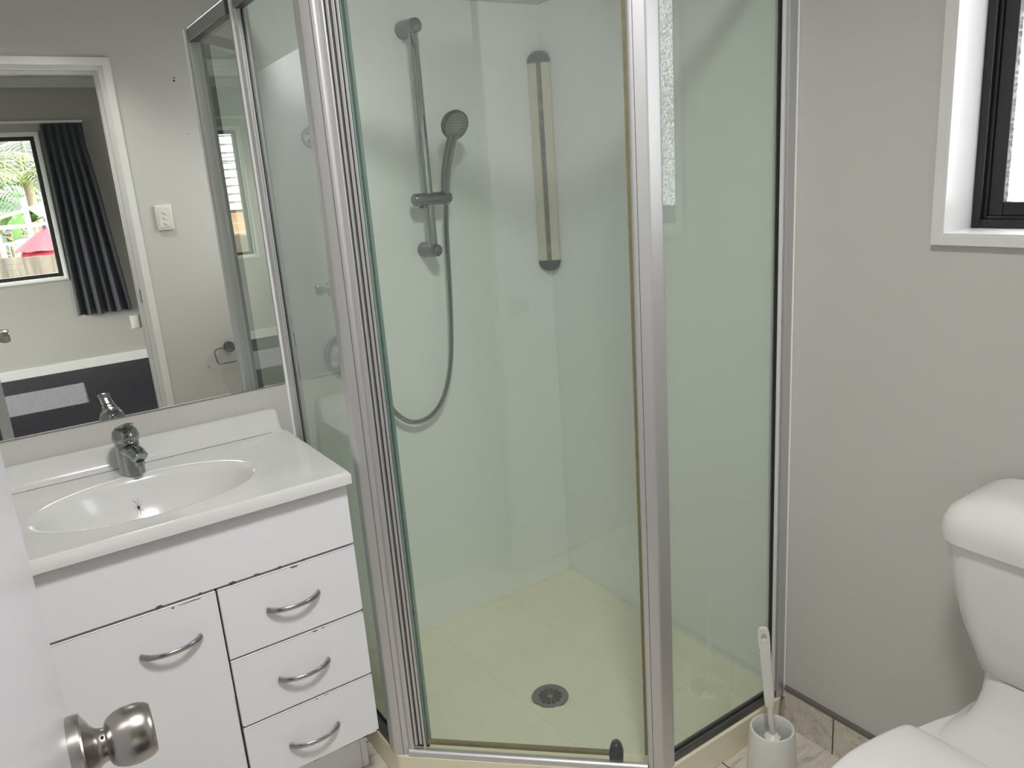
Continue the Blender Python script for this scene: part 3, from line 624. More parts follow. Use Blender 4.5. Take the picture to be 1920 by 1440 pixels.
# ------------------------------------------------------------------ vanity
VX0, VX1 = -1.687, -.941; VY = -.450; VZ = .849
van = thing('vanity_unit', 'white chipped vanity with oval basin top, one door and three drawers', 'cabinet', ((VX0+VX1)/2, -.22, 0))
bm = NB(); box(bm, (VX0, -.004, .166), (VX0+.016, VY+.0182, VZ-.029)); put('side_panel', bm, 'melamine', van)
bm = NB(); box(bm, (VX1-.016, -.004, .166), (VX1, VY+.0182, VZ-.029)); box(bm, (VX1-.018, -.004, 0.001), (VX1-.002, -.347, .166)); put('side_panel', bm, 'melamine', van)
bm = NB(); box(bm, (VX0+.016, -.004, .166), (VX1-.016, VY+.0182, .182)); box(bm, (VX0+.016, -.004, .182), (VX1-.016, -.010, VZ-.029)); put('carcass', bm, 'melamine', van)
bm = NB(); box(bm, (VX0+.0165, VY+.0180, .183), (VX1-.0165, VY+.0152, VZ-.030)); put('gap_shadow', bm, 'gap', van, label='dark brown sheet in the gaps, painted as their shadow')  # sheet behind the fronts, shade of the gaps put into its colour
bm = NB(); box(bm, (VX0, -.330, 0.001), (VX1-.019, -.345, .165)); put('kickboard', bm, 'melamine', van)
def chip(bm, cx, cz, w_, h_, rnd, mi=1, y=None):
    n = 9; y = VY-.0004 if y is None else y; vs = []
    for i in range(n):
        a = 2*PI*i/n; k = rnd.uniform(.6, 1.15); vs.append(bm.verts.new((cx+w_*.5*math.cos(a)*k, y, cz+h_*.5*math.sin(a)*k)))
    f = bm.faces.new(vs); f.material_index = mi
def front(nm, x0, x1, z0, z1, chips, parent=van):
    bm = NB(); box(bm, (x0, VY, z0), (x1, VY+.0148, z1), .0012, 1); rnd = random.Random(hash((round(x0*1000), round(z0*1000))) % 1000)
    for cx, cz, w_, h_ in chips: chip(bm, cx, cz, w_, h_, rnd)
    # thin raw edge line round the panel
    for (a, b, c, d) in ((x0+.001, z1-.0016, x1-.001, z1-.0008), (x0+.001, z0+.0008, x1-.001, z0+.0016)):
        q = [bm.verts.new(p) for p in ((a, VY-.0002, b), (c, VY-.0002, b), (c, VY-.0002, d), (a, VY-.0002, d))]; bm.faces.new(q).material_index = 1
    return put(nm, bm, ['melamine', 'chip'], parent)
XS = -1.2485
front('fascia_panel', VX0+.001, VX1-.001, .6715, VZ-.0295, [(-1.215, .673, .016, .007), (-1.115, .6725, .012, .006), (-1.06, .672, .007, .004), (-1.36, .6735, .017, .006), (-1.28, .673, .006, .004), (-1.165, .6735, .014, .003)])
def handle(cx, cz, parent, worn=False):
    bm = NB(); pts = []; hw = .057
    for i in range(21):
        t = -1+2*i/20; pts.append((cx+t*hw, VY-.0245*(1-t*t)**.75-.002, cz-.0035+.009*t*t*.0+.0))
    rs = [.0028+.0016*(abs(-1+2*i/20))**2 for i in range(21)]
    tube(bm, pts, [q*1.2 for q in rs], 12, flat=1.5, upv=(0, 0, 1)); return put('handle', bm, 'handle_steel', parent, 50, label='bowed chrome bar handle')
dd = front('cabinet_door', VX0+.002, XS-.002, .170, .6665, [(-1.30, .6625, .05, .002), (-1.335, .6615, .006, .004), (-1.2515, .30, .002, .25)])
handle(-1.3515, .5835, dd)
for i, (z0, z1, ch) in enumerate(((.5005, .6665, [(-1.085, .6625, .022, .004), (-.945, .502, .005, .006)]), (.3315, .4965, [(-1.06, .4935, .012, .003), (-1.04, .4945, .01, .002), (-.944, .333, .004, .004), (-.944, .495, .004, .004), (-1.245, .334, .004, .004)]), (.170, .3275, [(-1.08, .3255, .006, .003), (-1.055, .3262, .012, .002), (-.945, .1735, .010, .007), (-1.0, .171, .09, .002), (-1.1, .171, .03, .002), (-.98, .1715, .02, .004)]))):
    d = front('drawer', XS+.002, VX1-.001, z0, z1, ch); handle(-1.0965, (.5875, .4150, .2420)[i], d)
# vanity top with moulded basin
BX, BYc, BA, BB = -1.312, -.268, .224, .136
def basin_depth(q):   # q = normalised elliptic radius -> z offset
    prof = [(0, -.140), (.08, -.1395), (.2, -.136), (.32, -.130), (.44, -.120), (.55, -.107), (.65, -.092), (.74, -.074), (.82, -.054), (.88, -.0355), (.92, -.022), (.95, -.0125), (.975, -.0065), (1.0, -.0030), (1.03, -.001), (1.07, .0008), (1.12, .0010), (1.17, .0002), (1.2, 0)]
    for (a, za), (b, zb) in zip(prof, prof[1:]):
        if q <= b: return za+(zb-za)*(q-a)/(b-a)
    return 0
TX0, TX1, TYF, TYB = -1.690, -.937, -.475, -.050
angs = sorted(set([2*PI*i/120 for i in range(120)]+[math.atan2(y-BYc, x-BX) % (2*PI) for x in (TX0, TX1) for y in (TYF, TYB)]))
def rect_pt(a, ins, z):
    c, s = math.cos(a), math.sin(a); ts = []
    if c > 1e-9: ts.append((TX1-ins-BX)/c)
    if c < -1e-9: ts.append((TX0+ins-BX)/c)
    if s > 1e-9: ts.append((TYB-BYc)/s)
    if s < -1e-9: ts.append((TYF+ins-BYc)/s)
    t = min(ts); return Vector((BX+c*t, BYc+s*t, z))
def ell_pt(a, q, z):     # same polar angle, on ellipse scaled q
    c, s = math.cos(a), math.sin(a); t = q/math.sqrt((c/BA)**2+(s/BB)**2); return Vector((BX+c*t, BYc+s*t, z))
bm = NB(); rings = []
for q in (.02, .12, .25, .35, .45, .54, .62, .69, .76, .81, .86, .90, .93, .950, .965, .98, 1.0, 1.015, 1.03, 1.06, 1.10, 1.14):
    rg = []
    for a in angs:
        p = ell_pt(a, q, VZ+basin_depth(q)); lim = rect_pt(a, .012, VZ)
        if (p.xy-Vector((BX, BYc))).length > (lim.xy-Vector((BX, BYc))).length: p = Vector((lim.x, lim.y, VZ))
        rg.append(p)
    rings.append(rg)
rings.append([rect_pt(a, .012, VZ) for a in angs]); rings.append([rect_pt(a, .006, VZ+.0008) for a in angs]); rings.append([rect_pt(a, .002, VZ-.0005) for a in angs])
rings.append([rect_pt(a, 0, VZ-.004) for a in angs]); rings.append([rect_pt(a, 0, VZ-.026) for a in angs]); rings.append([rect_pt(a, .004, VZ-.028) for a in angs])
loft(bm, rings, cap0=True, cap1=False)
top = put('vanity_top', bm, 'marble_top', van, 35, label='glossy white moulded top with an oval basin')
# upstand along the wall with cove
bm = NB(); prof = [(-.0015, VZ-.026), (-.0015, .8975), (-.006, .9015), (-.018, .9020), (-.024, .8985), (-.030, .880), (-.036, .862), (-.043, .8525), (-.0505, .8488), (-.0505, VZ-.026)]
def up_ring(x, k=1.0, dz=0): return [Vector((x, y if k == 1 else -.0015+(y+.0015)*k, z+dz if z < VZ else VZ+(z-VZ)*k)) for y, z in prof]
loft(bm, [up_ring(TX0), up_ring(-.958), up_ring(-.951, .965), up_ring(-.946, .86), up_ring(-.943, .6), up_ring(-.9395, .02)]); put('upstand', bm, 'marble_top', top, 35)
bm = NB(); lathe(bm, [(0, .0005), (.020, .0005), (.021, .002), (.017, .003), (0, .0025)], (BX, BYc, VZ-.1405), (0, 0, 1), 28); put('waste', bm, 'chrome', top, 40)
# ---- tap
TPX, TPY = -1.3185, -.105
tap = thing('basin_tap', 'small chrome mixer tap behind the oval basin', 'tap', (TPX, TPY, VZ))
bm = NB(); lathe(bm, [(0, 0.0005), (.0265, .0005), (.0265, .003), (.0262, .03), (.0258, .060), (.0252, .078), (.024, .080), (0, .080)], (TPX, TPY, VZ), (-.01, .02, 1), 40); put('body', bm, 'chrome', tap, 40)
bm = NB(); pts = spline([(TPX, TPY-.004, VZ+.056), (TPX+.004, TPY-.030, VZ+.060), (TPX+.009, TPY-.058, VZ+.059), (TPX+.012, TPY-.072, VZ+.052)], 5)
tube(bm, pts, [.0215]*5+[.0200]*5+[.0185]*5+[.0150], 24, flat=.80); spt = put('spout', bm, 'chrome', tap, 40)
bm = NB(); lathe(bm, [(0, 0), (.0105, 0), (.0108, .010), (0, .010)], (TPX+.010, TPY-.062, VZ+.034), (0, -.1, 1), 24); put('aerator', bm, 'chrome', spt, 40)
bm = NB(); lathe(bm, [(0, .079), (.0275, .079), (.0295, .083), (.0290, .092), (.0255, .104), (.017, .113), (0, .1155)], (TPX, TPY, VZ), (-.01, .02, 1), 40); put('cap', bm, 'chrome', tap, 40)
bm = NB(); pts = spline([(TPX, TPY+.006, VZ+.108), (TPX-.001, TPY-.020, VZ+.116), (TPX-.002, TPY-.055, VZ+.126), (TPX-.003, TPY-.084, VZ+.137)], 6)
tube(bm, pts, [.020]*4+[.017]*3+[.0145]*4+[.0135]*4+[.0145]*2+[.0145, .009], 18, flat=.28, upv=(0, 0, 1)); put('lever', bm, 'chrome', tap, 45)
bm = NB(); lathe(bm, [(0, 0), (.0038, 0), (.0036, .0014), (0, .0018)], (TPX-.0005, TPY-.0265, VZ+.0945), (0, -1, .25), 16); put('temperature_dot', bm, 'red_dot', tap, label='red hot-water dot')
# ---- mirror
bm = NB(); box(bm, (-1.557, -.0012, .961), (-.9095, -.0062, 2.02), mi=0)
for f in bm.faces:
    f.material_index = 0 if f.calc_center_median().y < -.0060 else 1
o = put('wall_mirror', bm, ['mirror_silver', 'black_seal']); tag(o, 'large frameless mirror on the wall above the vanity', 'mirror')
# ---- spider in the basin
SPX, SPY = -1.3290, -.1640
sp = Vector((SPX, SPY, 0)); qn = math.hypot((sp.x-BX)/BA, (sp.y-BYc)/BB); sp.z = VZ+basin_depth(qn)+.0015
def bz(x, y): return VZ+basin_depth(math.hypot((x-BX)/BA, (y-BYc)/BB))
spd = thing('spider', 'tiny long-legged spider lying in the white basin', 'spider', tuple(sp))
bm = NB(); ball(bm, sp+Vector((0, 0, .0020)), .0029, (1, 1.3, .8), sub=2); ball(bm, sp+Vector((.0005, -.0042, .0012)), .0018, sub=2); put('body', bm, 'spider_brown', spd, 60)
for k in range(7):
    a = k*.9+.3; ln = .009+.005*((k*37) % 5)/5
    m1 = sp+Vector((math.cos(a)*ln*.5, math.sin(a)*ln*.5, 0)); e_ = sp+Vector((math.cos(a+.2)*ln, math.sin(a+.2)*ln, 0))
    m1.z = bz(m1.x, m1.y)+.004; e_.z = bz(e_.x, e_.y)+.0006
    bm = NB(); tube(bm, [sp+Vector((0, 0, .001)), m1, e_], .00022, 5); put('leg', bm, 'spider_brown', spd)
for k, (dx, dy) in enumerate(((-.006, -.040), (.028, -.034))):
    bm = NB(); pts = []
    for i in range(9):
        t = i/8; x = sp.x+dx*t+.004*math.sin(t*3); y = sp.y+dy*t; pts.append((x, y, bz(x, y)+.0005))
    tube(bm, pts, .00028, 5); put('leg', bm, 'spider_brown', spd)

# ------------------------------------------------------------------ toilet
TY = -1.553
toi = thing('toilet', 'white close-coupled toilet against the right wall under the window', 'toilet', (-.3, TY, 0))
def rrect(xb, xf, hw, r, z, seg=8, hwb=None):
    """rounded rectangle ring, back x=xb, front x=xf, half width"""
    q = [(xb, TY-hw), (xb, TY+hw), (xf, TY+hw), (xf, TY-hw)]
    if area(q) < 0: q = q[::-1]
    rs = [(.012 if abs(p[0]-xb) < 1e-6 else r) for p in q]
    return [Vector((p.x, p.y, z)) for p in round_poly(q, rs, seg)]
bm = NB(); rings = []
for z, hw, xf, r in ((.512, .122, -.150, .05), (.517, .129, -.158, .055), (.56, .143, -.168, .06), (.61, .160, -.178, .06), (.66, .173, -.185, .065), (.71, .184, -.190, .065), (.762, .190, -.193, .065), (.766, .190, -.193, .065)):
    rings.append(rrect(-.014, xf, hw, r, z))
loft(bm, rings); put('cistern', bm, 'ceramic', toi, 45)
bm = NB(); rings = [rrect(-.012, -.196, .192, .066, .766), rrect(-.010, -.203, .199, .07, .769), rrect(-.010, -.204, .200, .07, .788), rrect(-.011, -.201, .197, .07, .806), rrect(-.012, -.193, .189, .065, .821), rrect(-.014, -.178, .172, .06, .835), rrect(-.016, -.160, .148, .055, .845), rrect(-.022, -.145, .125, .045, .8495), rrect(-.035, -.13, .10, .04, .8505)]
loft(bm, rings); put('cistern_lid', bm, 'ceramic', toi, 50)
bm = NB(); lathe(bm, [(0, .845), (.022, .845), (.022, .8535), (.019, .8555), (0, .8555)], (-.095, TY, 0), (0, 0, 1), 32); put('flush_button', bm, 'chrome', toi, 40)
# pan
def pan_ring(xb, xf, hw, z, wb=None, n=48, sq=2.4):
    """egg shaped ring: back straight-ish width wb, front rounded"""
    out = []; cx = (xb+xf)/2; L_ = abs(xf-xb)/2; wb = wb or hw
    for i in range(n):
        a = 2*PI*i/n; c, s = math.cos(a), math.sin(a); x = cx+L_*math.copysign(abs(c)**(2/sq), c)
        t = max(0, min(1, (x-cx)/L_)); w_ = hw*(1-t)+wb*t
        out.append(Vector((x, TY+w_*math.copysign(abs(s)**(2/sq), s), z)))
    return out
bm = NB(); rings = [pan_ring(-.10, -.50, .105, .001), pan_ring(-.10, -.50, .105, .03), pan_ring(-.09, -.50, .098, .10), pan_ring(-.08, -.53, .115, .20, .10), pan_ring(-.05, -.60, .155, .29, .11), pan_ring(-.022, -.655, .178, .355, .140), pan_ring(-.016, -.672, .184, .385, .152), pan_ring(-.016, -.674, .185, .400, .152), pan_ring(-.018, -.668, .180, .4065, .146)]
loft(bm, rings); put('pan', bm, 'ceramic', toi, 45)
# neck swelling up to the cistern
bm = NB(); rings = [pan_ring(-.016, -.315, .150, .385, sq=3.4), pan_ring(-.016, -.312, .148, .400, sq=3.4), pan_ring(-.016, -.290, .140, .4085, sq=3.4), pan_ring(-.015, -.250, .130, .4150, sq=3.4), pan_ring(-.015, -.215, .123, .4260, sq=3.4), pan_ring(-.015, -.188, .119, .445, sq=3.4), pan_ring(-.015, -.172, .117, .470, sq=3.4), pan_ring(-.015, -.163, .118, .495, sq=3.4), pan_ring(-.015, -.158, .120, .5125, sq=3.4)]
loft(bm, rings); put('neck', bm, 'ceramic', toi, 50)
def lid_ring(d, z, xb=-.288):
    pts = []; n = 44; xf = -.690+d; hw = .189-d; xb = xb-d
    # back corners then sides curving to a rounded front
    body = [(xb, hw*.80), (xb-.004, hw*.86), (xb-.020, hw*.905), (xb-.08, hw*.965), (xb-.15, hw), (xb-.22, hw*.97), (xb-.29, hw*.86), (xb-.345, hw*.68), (xb-.385, hw*.42), (xf, 0)]
    sp_ = spline([(x, y, 0) for x, y in body], 5); half = [(p.x, p.y) for p in sp_]
    pts = [(x, y) for x, y in half]+[(x, -y) for x, y in half[::-1][1:]]
    return [Vector((max(x, xf), TY+y, z)) for x, y in pts]
bm = NB(); loft(bm, [lid_ring(.006, .408), lid_ring(.001, .410), lid_ring(.0, .420), lid_ring(.002, .4245)]); put('seat', bm, 'plastic_seat', toi, 40)
bm = NB(); loft(bm, [lid_ring(.003, .4255), lid_ring(-.001, .428), lid_ring(-.001, .434), lid_ring(.003, .4395), lid_ring(.010, .4425), lid_ring(.035, .4445), lid_ring(.09, .4455)]); put('lid', bm, 'plastic_seat', toi, 50, label='closed white plastic seat lid')

# ------------------------------------------------------------------ toilet brush and holder
CX, CY = -.168, -1.000
bm = NB(); lathe(bm, [(0, .001), (.053, .001), (.0570, .004), (.0580, .012), (.0575, .04), (.0550, .09), (.0525, .118), (.0505, .1245), (.0475, .1255), (.0450, .122), (.0440, .10), (.0430, .04), (0, .035)], (CX, CY, 0), (0, 0, 1), 56)
o = put('toilet_brush_holder', bm, 'plastic_white', smooth=40); tag(o, 'round white plastic toilet brush holder on the floor beside the shower tray', 'brush holder')
br = thing('toilet_brush', 'white plastic toilet brush with flat handle standing in its round holder', 'toilet brush', (CX, CY, .04))
bd = (Vector((-.183, -.980, .405))-Vector((CX+.002, CY, .10))).normalized(); b0 = Vector((CX+.002, CY, .10))
bm = NB(); tube(bm, [b0-bd*.01, b0+bd*.085], [.0072, .0068], 16); lathe(bm, [(0, -.004), (.017, -.004), (.019, 0), (.013, .004), (.008, .008), (0, .009)], b0-Vector((0, 0, .002)), (0, 0, 1), 28); put('stem', bm, 'plastic_white', br, 40)
side = Vector((math.cos(math.radians(-50)), math.sin(math.radians(-50)), 0)); side = (side-bd*side.dot(bd)).normalized(); dep = bd.cross(side).normalized()
bm = NB()
def hr(s, w_, t_): 
    q = [(-w_, -t_), (w_, -t_), (w_, t_), (-w_, t_)]; return [b0+bd*s+side*p.x+dep*p.y for p in round_poly(q, min(t_, w_)*.7, 3)]
loft(bm, [hr(.078, .0072, .0055), hr(.083, .0110, .0062), (hr(.10, .0120, .0062)), hr(.18, .0124, .006), hr(.235, .0130, .0058)], cap1=False)
# top end with a hanging hole
outer_ = []; inner_ = []
N_ = 24
def oval(cs, w_, h_, o_, sq=3.5):
    return [b0+bd*(cs+h_*math.copysign(abs(math.sin(2*PI*i/N_))**(2/sq), math.sin(2*PI*i/N_)))+side*(w_*math.copysign(abs(math.cos(2*PI*i/N_))**(2/sq), math.cos(2*PI*i/N_)))+dep*o_ for i in range(N_)]
bm2 = bm
rF = oval(.262, .0134, .032, .0056); rFi = oval(.272, .0062, .0100, .0050, 2.4); rBi = oval(.272, .0062, .0100, -.0050, 2.4); rB = oval(.262, .0134, .032, -.0056)
loft(bm, [rF, rFi, rBi, rB], False, False)
a_ = [bm.verts.new(p) for p in rF]; b_ = [bm.verts.new(p) for p in rB]
for i in range(N_): bm.faces.new((a_[i], a_[(i+1) % N_], b_[(i+1) % N_], b_[i]))
bmesh.ops.remove_doubles(bm, verts=bm.verts, dist=1e-6)
put('handle', bm, 'plastic_white', br, 50)
bm = NB(); rnd = random.Random(3)
for i in range(90):
    a = rnd.uniform(0, 2*PI); z = rnd.uniform(.055, .098); l = rnd.uniform(.022, .038); s0 = Vector((CX+math.cos(a)*.008, CY+math.sin(a)*.008, z)); e_ = Vector((CX+math.cos(a+.15)*l, CY+math.sin(a+.15)*l, z+rnd.uniform(-.004, .012))); tube(bm, [s0, e_], .0006, 4)
o = put('bristles', bm, 'bristle', br); o['kind'] = 'stuff'

# ------------------------------------------------------------------ fittings on the doorway wall (seen in the mirror)
sw = thing('light_switch', 'white triple light switch on the wall by the doorway, seen in the mirror', 'light switch', (-.742, LD, 1.366))
bm = NB(); box(bm, (-.742-.037, LD+.0002, 1.308), (-.742+.037, LD+.011, 1.424), .004, 3); pt_ = put('plate', bm, 'switch_plastic', sw, 40)
bm = NB(); box(bm, (-.742-.026, LD+.0112, 1.322), (-.742+.026, LD+.0125, 1.412), .0005); put('grid', bm, 'switch_plastic', sw)
for k in range(3):
    z = 1.366+(k-1)*.025; bm = NB(); lathe(bm, [(0, .0123), (.0062, .0123), (.0062, .015), (.0045, .0172), (0, .0175)], (-.742, LD, z), (0, 1, 0), 20); put('rocker', bm, 'plastic_white', sw, 40)
rh = thing('toilet_roll_holder', 'empty chrome toilet roll holder on the doorway wall, seen in the mirror', 'roll holder', (-.549, LD, .70))
bm = NB(); lathe(bm, [(0, .0003), (.026, .0003), (.027, .006), (.0265, .030), (.024, .036), (.018, .0385), (0, .0395)], (-.549, LD, .707), (0, 1, 0), 36); put('mount', bm, 'chrome_worn', rh, 35)
bm = NB(); tube(bm, spline([(-.560, LD+.022, .705), (-.600, LD+.024, .706), (-.622, LD+.024, .700), (-.626, LD+.024, .686), (-.622, LD+.024, .650), (-.618, LD+.024, .634), (-.606, LD+.024, .627), (-.560, LD+.024, .627), (-.480, LD+.024, .628), (-.468, LD+.024, .634), (-.464, LD+.024, .645)], 5), .0038, 10); put('wire_arm', bm, 'chrome', rh, 40)
wf = bpy.data.objects['wall_front']; ROOTLOC[wf.name] = Vector(wf.location)
for (x, z, r_) in ((-.592, 1.977, .0048), (-.590, 1.990, .0032), (-.57, 1.74, .0022), (-.66, .62, .0026)):
    bm = NB(); lathe(bm, [(0, -.001), (r_, -.001), (r_, .0004), (0, .0005)], (x, LD, z), (0, 1, 0), 12); put('screw_hole', bm, 'dark_hole', wf)

# ------------------------------------------------------------------ bedroom things
cu_ = thing('curtain', 'dark grey pleated curtain hanging at the right of the bedroom window', 'curtain', (-.66, BY+.06, .485))
bm = NB(); nx, nz = 90, 26; ZC0, ZC1 = .485, 2.135; grid = []
for j in range(nz+1):
    t = j/nz; z = ZC1+(ZC0-ZC1)*t
    xl = -.842-.022*t; flare = 0 if t < .12 else (t-.12)/.88
    xr = -.520+.113*flare**.8; row = []
    for i in range(nx+1):
        s = i/nx; x = xl+(xr-xl)*s
        amp = .006+.026*min(1, t*2.5); y = BY+.055+amp*math.sin(s*2*PI*5.5+.6*math.sin(3*t))+.010*math.sin(s*2*PI*2.3+1+t*2)*t
        row.append(bm.verts.new((x+.006*math.sin(s*2*PI*5.5*2), y, z+.006*math.sin(s*25)*(t > .98))))
    grid.append(row)
for j in range(nz):
    for i in range(nx): bm.faces.new((grid[j][i], grid[j][i+1], grid[j+1][i+1], grid[j+1][i]))
o = put('fabric', bm, 'curtain', cu_, 180); md = o.modifiers.new('Solidify', 'SOLIDIFY'); md.thickness = .003
for i in range(6):
    bm = NB(); x = -.83+i*.06; box(bm, (x, BY+.030, 2.12), (x+.006, BY+.036, 2.142)); put('hook', bm, 'white_paint', cu_)
bm = NB(); box(bm, (-3.3, BY+.040, 2.140), (-.515, BY+.062, 2.160), .002)
for x in (-3.2, -2.1, -.6): box(bm, (x, BY, 2.145), (x+.02, BY+.045, 2.155))
o = put('curtain_rail', bm, 'trim_paint'); tag(o, 'white curtain rail above the bedroom window', 'curtain rail')
for x, z, lb, n_ in ((-.405, .354, 'blank wall plate low on the bedroom wall, left of the socket', 1), (-.298, .352, 'double power socket low on the bedroom wall near the doorway edge', 2)):
    sk = thing('wall_plate' if n_ == 1 else 'power_socket', lb, 'wall plate' if n_ == 1 else 'socket', (x, BY, z))
    bm = NB(); box(bm, (x-.035, BY, z-.06), (x+.035, BY+.010, z+.06), .003); put('plate', bm, 'switch_plastic', sk, 40)
    for k in range(n_*1):
        bm = NB(); box(bm, (x-.006, BY+.010, z-.012+k*.03-(.02 if n_ > 1 else 0)), (x+.006, BY+.0115, z+.004+k*.03-(.02 if n_ > 1 else 0)), .0005); put('socket_face', bm, 'nozzle' if n_ > 1 else 'switch_plastic', sk)

# ------------------------------------------------------------------ outside the bedroom window
bm = NB(); box(bm, (-14, BY-.1, -.6), (8, -30, -.5)); o = put('ground', bm, 'ground'); o['kind'] = 'structure'; o['label'] = 'garden ground outside the bedroom window'
fe = thing('paling_fence', 'weathered grey timber paling fence outside the bedroom window', 'fence', (-2.2, -9.0, -.5))
x = -5.2; rnd = random.Random(5)
for z in (-.2, .62): bm = NB(); box(bm, (-5.2, -9.02, z), (.6, -9.06, z+.09)); put('rail', bm, 'fence_wood', fe)
while x < .55:
    h = .90+rnd.uniform(-.012, .012); bm = NB(); box(bm, (x, -9.0, -.5), (x+.1005, -9.018, h), .002, 1); put('paling', bm, 'fence_wood', fe); x += .101
# umbrella (half folded)
um = thing('garden_umbrella', 'red half-folded garden umbrella behind the paling fence', 'umbrella', (-.69, -10.0, -.5))
bm = NB(); tube(bm, [(-.69, -10, -.5), (-.69, -10, 1.215)], .02, 12); put('pole', bm, 'white_paint', um, 40)
bm = NB(); ns = 48
def umr(r, z, dx=0): return [Vector((-.69+dx+r*(1+.16*abs(math.sin(4*2*PI*i/ns)))*math.cos(2*PI*i/ns)*1.05, -10+r*math.sin(2*PI*i/ns), z+.02*math.sin(8*2*PI*i/ns)*r)) for i in range(ns)]
loft(bm, [umr(.01, 1.20), umr(.05, 1.16, -.01), umr(.15, 1.06, -.04), umr(.24, .96, -.07), umr(.285, .915, -.08), umr(.270, .912, -.08), umr(.18, .95, -.07)], True, False); put('canopy', bm, 'umbrella_red', um, 50)
bm = NB(); loft(bm, [umr(.19, .95, -.07), umr(.225, .86, -.08), umr(.20, .66, -.08), umr(.16, .5, -.08)], True, True); put('valance', bm, 'umbrella_red', um, 50)
bm = NB(); lathe(bm, [(0, 1.19), (.035, 1.19), (.035, 1.225), (0, 1.23)], (-.69, -10, 0), (0, 0, 1), 16); put('cap', bm, 'black_metal', um)
# white timber frame
pf = thing('garden_pergola', 'white painted post and rail frame among the plants outside', 'frame', (-.8, -11, -.5))
bm = NB(); box(bm, (-.845, -11.03, -.5), (-.775, -10.97, 1.60), .004); put('post', bm, 'white_paint', pf)
bm = NB(); box(bm, (-.60, -11.03, -.5), (-.54, -10.97, 1.60), .004); put('post', bm, 'white_paint', pf)
bm = NB(); box(bm, (-2.0, -11.04, 1.19), (-.4, -11.0, 1.245), .004); put('rail', bm, 'white_paint', pf)
bm = NB(); tube(bm, [(-1.35, -11.0, 1.29), (-.66, -11.0, 1.475)], .022, 8); put('brace', bm, 'white_paint', pf)
bm = NB(); tube(bm, [(-.72, -10.97, 1.44), (-.54, -10.97, 1.26)], .018, 8); put('brace', bm, 'white_paint', pf)
bm = NB(); box(bm, (-.68, -10.95, 1.36), (-.59, -10.86, 1.50), .01); o = put('meter_box', bm, 'white_paint'); tag(o, 'small white box mounted on the garden frame', 'box')
bm = NB(); prism(bm, [(-1.04, 1.045), (-.80, 1.085), (-.80, .45), (-1.04, .42)], -10.52, -10.48, axis='y'); o = put('blue_panel', bm, 'blue_board'); tag(o, 'pale blue panel leaning behind the fence beside the umbrella', 'panel')
# balustrade to the left
gt = thing('metal_gate', 'grey metal gate with thin bars behind the fence at the left', 'gate', (-1.25, -10.8, -.5))
for z in (0, .98):
    bm = NB(); box(bm, (-1.55, -10.82, z), (-.93, -10.78, z+.04)); put('rail', bm, 'aluminium', gt)
for k in range(12):
    bm = NB(); x = -1.53+k*.052; box(bm, (x, -10.81, -.5), (x+.014, -10.79, 1.0)); put('bar', bm, 'aluminium', gt)
# plants
def blade(bm, p0, p1, p2, wid, nseg=10, mi=0, fold=.25):
    """arched leaf blade along quadratic curve"""
    p0, p1, p2 = Vector(p0), Vector(p1), Vector(p2); rows = []
    for i in range(nseg+1):
        t = i/nseg; p = (1-t)**2*p0+2*t*(1-t)*p1+t*t*p2; d = (2*(1-t)*(p1-p0)+2*t*(p2-p1)).normalized(); s = d.cross(Vector((0, 0, 1))); s = s.normalized() if s.length > 1e-4 else Vector((1, 0, 0)); w_ = wid*math.sin(PI*min(1, .08+t*.92))**.7
        n_ = s.cross(d).normalized(); rows.append([bm.verts.new(p+s*w_-n_*w_*fold), bm.verts.new(p), bm.verts.new(p-s*w_-n_*w_*fold)])
    for a, b in zip(rows, rows[1:]):
        bm.faces.new((a[0], a[1], b[1], b[0])).material_index = mi; bm.faces.new((a[1], a[2], b[2], b[1])).material_index = mi
def plant(name, label, cat, base, h, stems, mt, seed, drop, leaflets=True, wid=.03):
    rnd = random.Random(seed); t_ = thing(name, label, cat, base); b = Vector(base)
    bm = NB(); tube(bm, spline([b, b+Vector((.05, 0, h*.5)), b+Vector((0, 0, h))], 5), .07, 10); put('trunk', bm, 'trunk', t_, 60)
    c = b+Vector((0, 0, h))
    for k in range(stems):
        a = 2*PI*k/stems+rnd.uniform(-.2, .2); L_ = rnd.uniform(.8, 1.25)*drop; el_ = rnd.uniform(.3, 1.1)
        p1 = c+Vector((math.cos(a)*L_*.5, math.sin(a)*L_*.5, L_*el_*.8)); p2 = c+Vector((math.cos(a)*L_, math.sin(a)*L_, -L_*rnd.uniform(-.2, .5)))
        bm = NB()
        if leaflets:
            pts = []
            for i in range(19):
                t = i/18; pts.append((1-t)**2*c+2*t*(1-t)*p1+t*t*p2)
            tube(bm, pts, .008, 5)
            for i in range(2, 19):
                d = (pts[i]-pts[i-1]).normalized(); s = d.cross(Vector((0, 0, 1))).normalized(); ll = L_*.34*math.sin(PI*(.15+.8*i/18))
                for sg in (-1, 1): blade(bm, pts[i], pts[i]+s*sg*ll*.6+d*ll*.3, pts[i]+s*sg*ll+d*ll*.5-Vector((0, 0, ll*.55)), .016, 3)
        else: blade(bm, c, p1, p2, wid, 12)
        put('frond' if leaflets else 'leaf', bm, mt, t_, 60)
    return t_
plant('palm_tree', 'tall yellow-green palm beyond the fence, topmost in the bedroom window', 'palm', (-.62, -12.6, -.5), 2.35, 15, 'leaf_yellow', 1, 1.0)
plant('palm_tree', 'feathery palm farther back behind the garden frame', 'palm', (-1.15, -15.3, -.5), 2.0, 14, 'leaf_green', 4, 1.1)
plant('banana_plant', 'broad-leaved green banana plant behind the white garden frame', 'plant', (-.72, -11.9, -.5), 1.75, 9, 'leaf_green', 2, .62, False, .11)
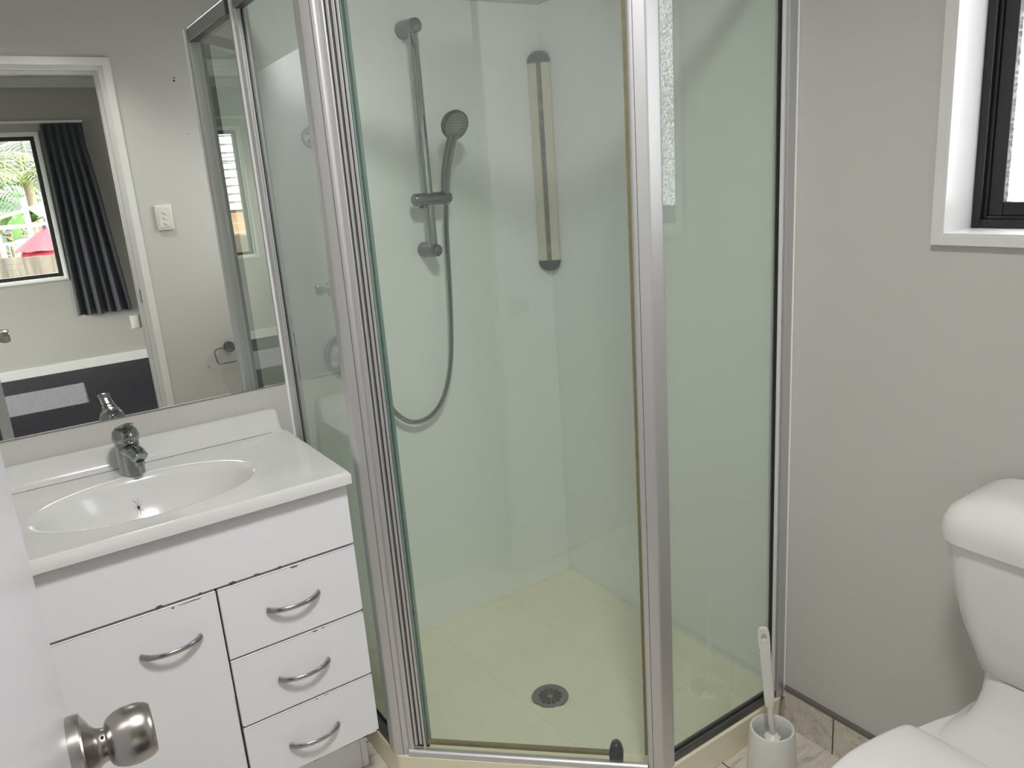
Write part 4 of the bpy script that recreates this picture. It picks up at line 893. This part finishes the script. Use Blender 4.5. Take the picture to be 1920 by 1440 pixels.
for x, y, s, lb in ((-2.2, -17.6, 11, 'low yellow-green bushy tree at the left beyond the garden'), (.6, -17.6, 12, 'yellow-green bushy tree at the right beyond the palm'), (-.8, -19.8, 13, 'farthest bushy tree straight beyond the palm')):
    rnd = random.Random(s); tr_ = thing('garden_tree', lb, 'tree', (x, y, -.5)); bm = NB(); tube(bm, [(x, y, -.5), (x+.05, y, .9)], .08, 8); put('trunk', bm, 'trunk', tr_, 60); bm = NB()
    for k in range(1500):
        a = rnd.uniform(0, 2*PI); e_ = math.asin(rnd.uniform(-.7, 1)); r_ = .95*rnd.uniform(.6, 1); c = Vector((x+math.cos(a)*math.cos(e_)*r_, y+math.sin(a)*math.cos(e_)*r_, .75+math.sin(e_)*r_*.75))
        d = Vector((rnd.uniform(-1, 1), rnd.uniform(-1, 1), rnd.uniform(-1, .6))).normalized()*.12; blade(bm, c, c+d*.5, c+d, .022, 2)
    put('foliage', bm, 'leaf_yellow', tr_)
for k, z in enumerate((2.15, 2.06, 1.95)):
    bm = NB(); tube(bm, spline([(-6, -14.5, z+.12), (-2.2, -14.5, z), (2.2, -14.5, z-.1)], 6), .007, 6); o = put('power_line', bm, 'cable'); tag(o, 'thin dark overhead power line crossing the sky beyond the palm, %s' % ('topmost', 'middle', 'lowest')[k], 'cable', 'overhead power lines')
# neighbouring house
hs_ = thing('neighbour_house', 'neighbouring house with white weatherboards over a tan brick base', 'house', (-7.5, -15.2, -.5))
bm = NB(); box(bm, (-11, -15.2, -.5), (-3.6, -20, 1.11)); put('brick_base', bm, 'brick_wall', hs_)
bm = NB()
for k in range(13):
    for j in range(16): pass
bm.free()
bm = NB()
for k in range(18):
    z = 1.11+k*.165; prism(bm, [(-15.13, z), (-15.155, z+.165), (-15.3, z+.165), (-15.3, z)], -11, -3.55, axis='x')
put('weatherboards', bm, 'weatherboard', hs_)
bm = NB()
for k in range(18): z = 1.11+k*.165; box(bm, (-11, -15.128, z-.006), (-3.55, -15.14, z+.004))
put('board_shadow_gap', bm, 'weatherboard_gap', hs_)
bm = NB()
for k in range(9): z = -.5+k*.19; box(bm, (-11, -15.197, z), (-3.6, -15.203, z+.012))
put('mortar_line', bm, 'ply', hs_)
bm = NB(); prism(bm, [(-14.6, 4.0), (-17.5, 5.4), (-20.5, 4.0)], -11.3, -3.3, axis='x'); put('roof', bm, 'roof_grey', hs_)
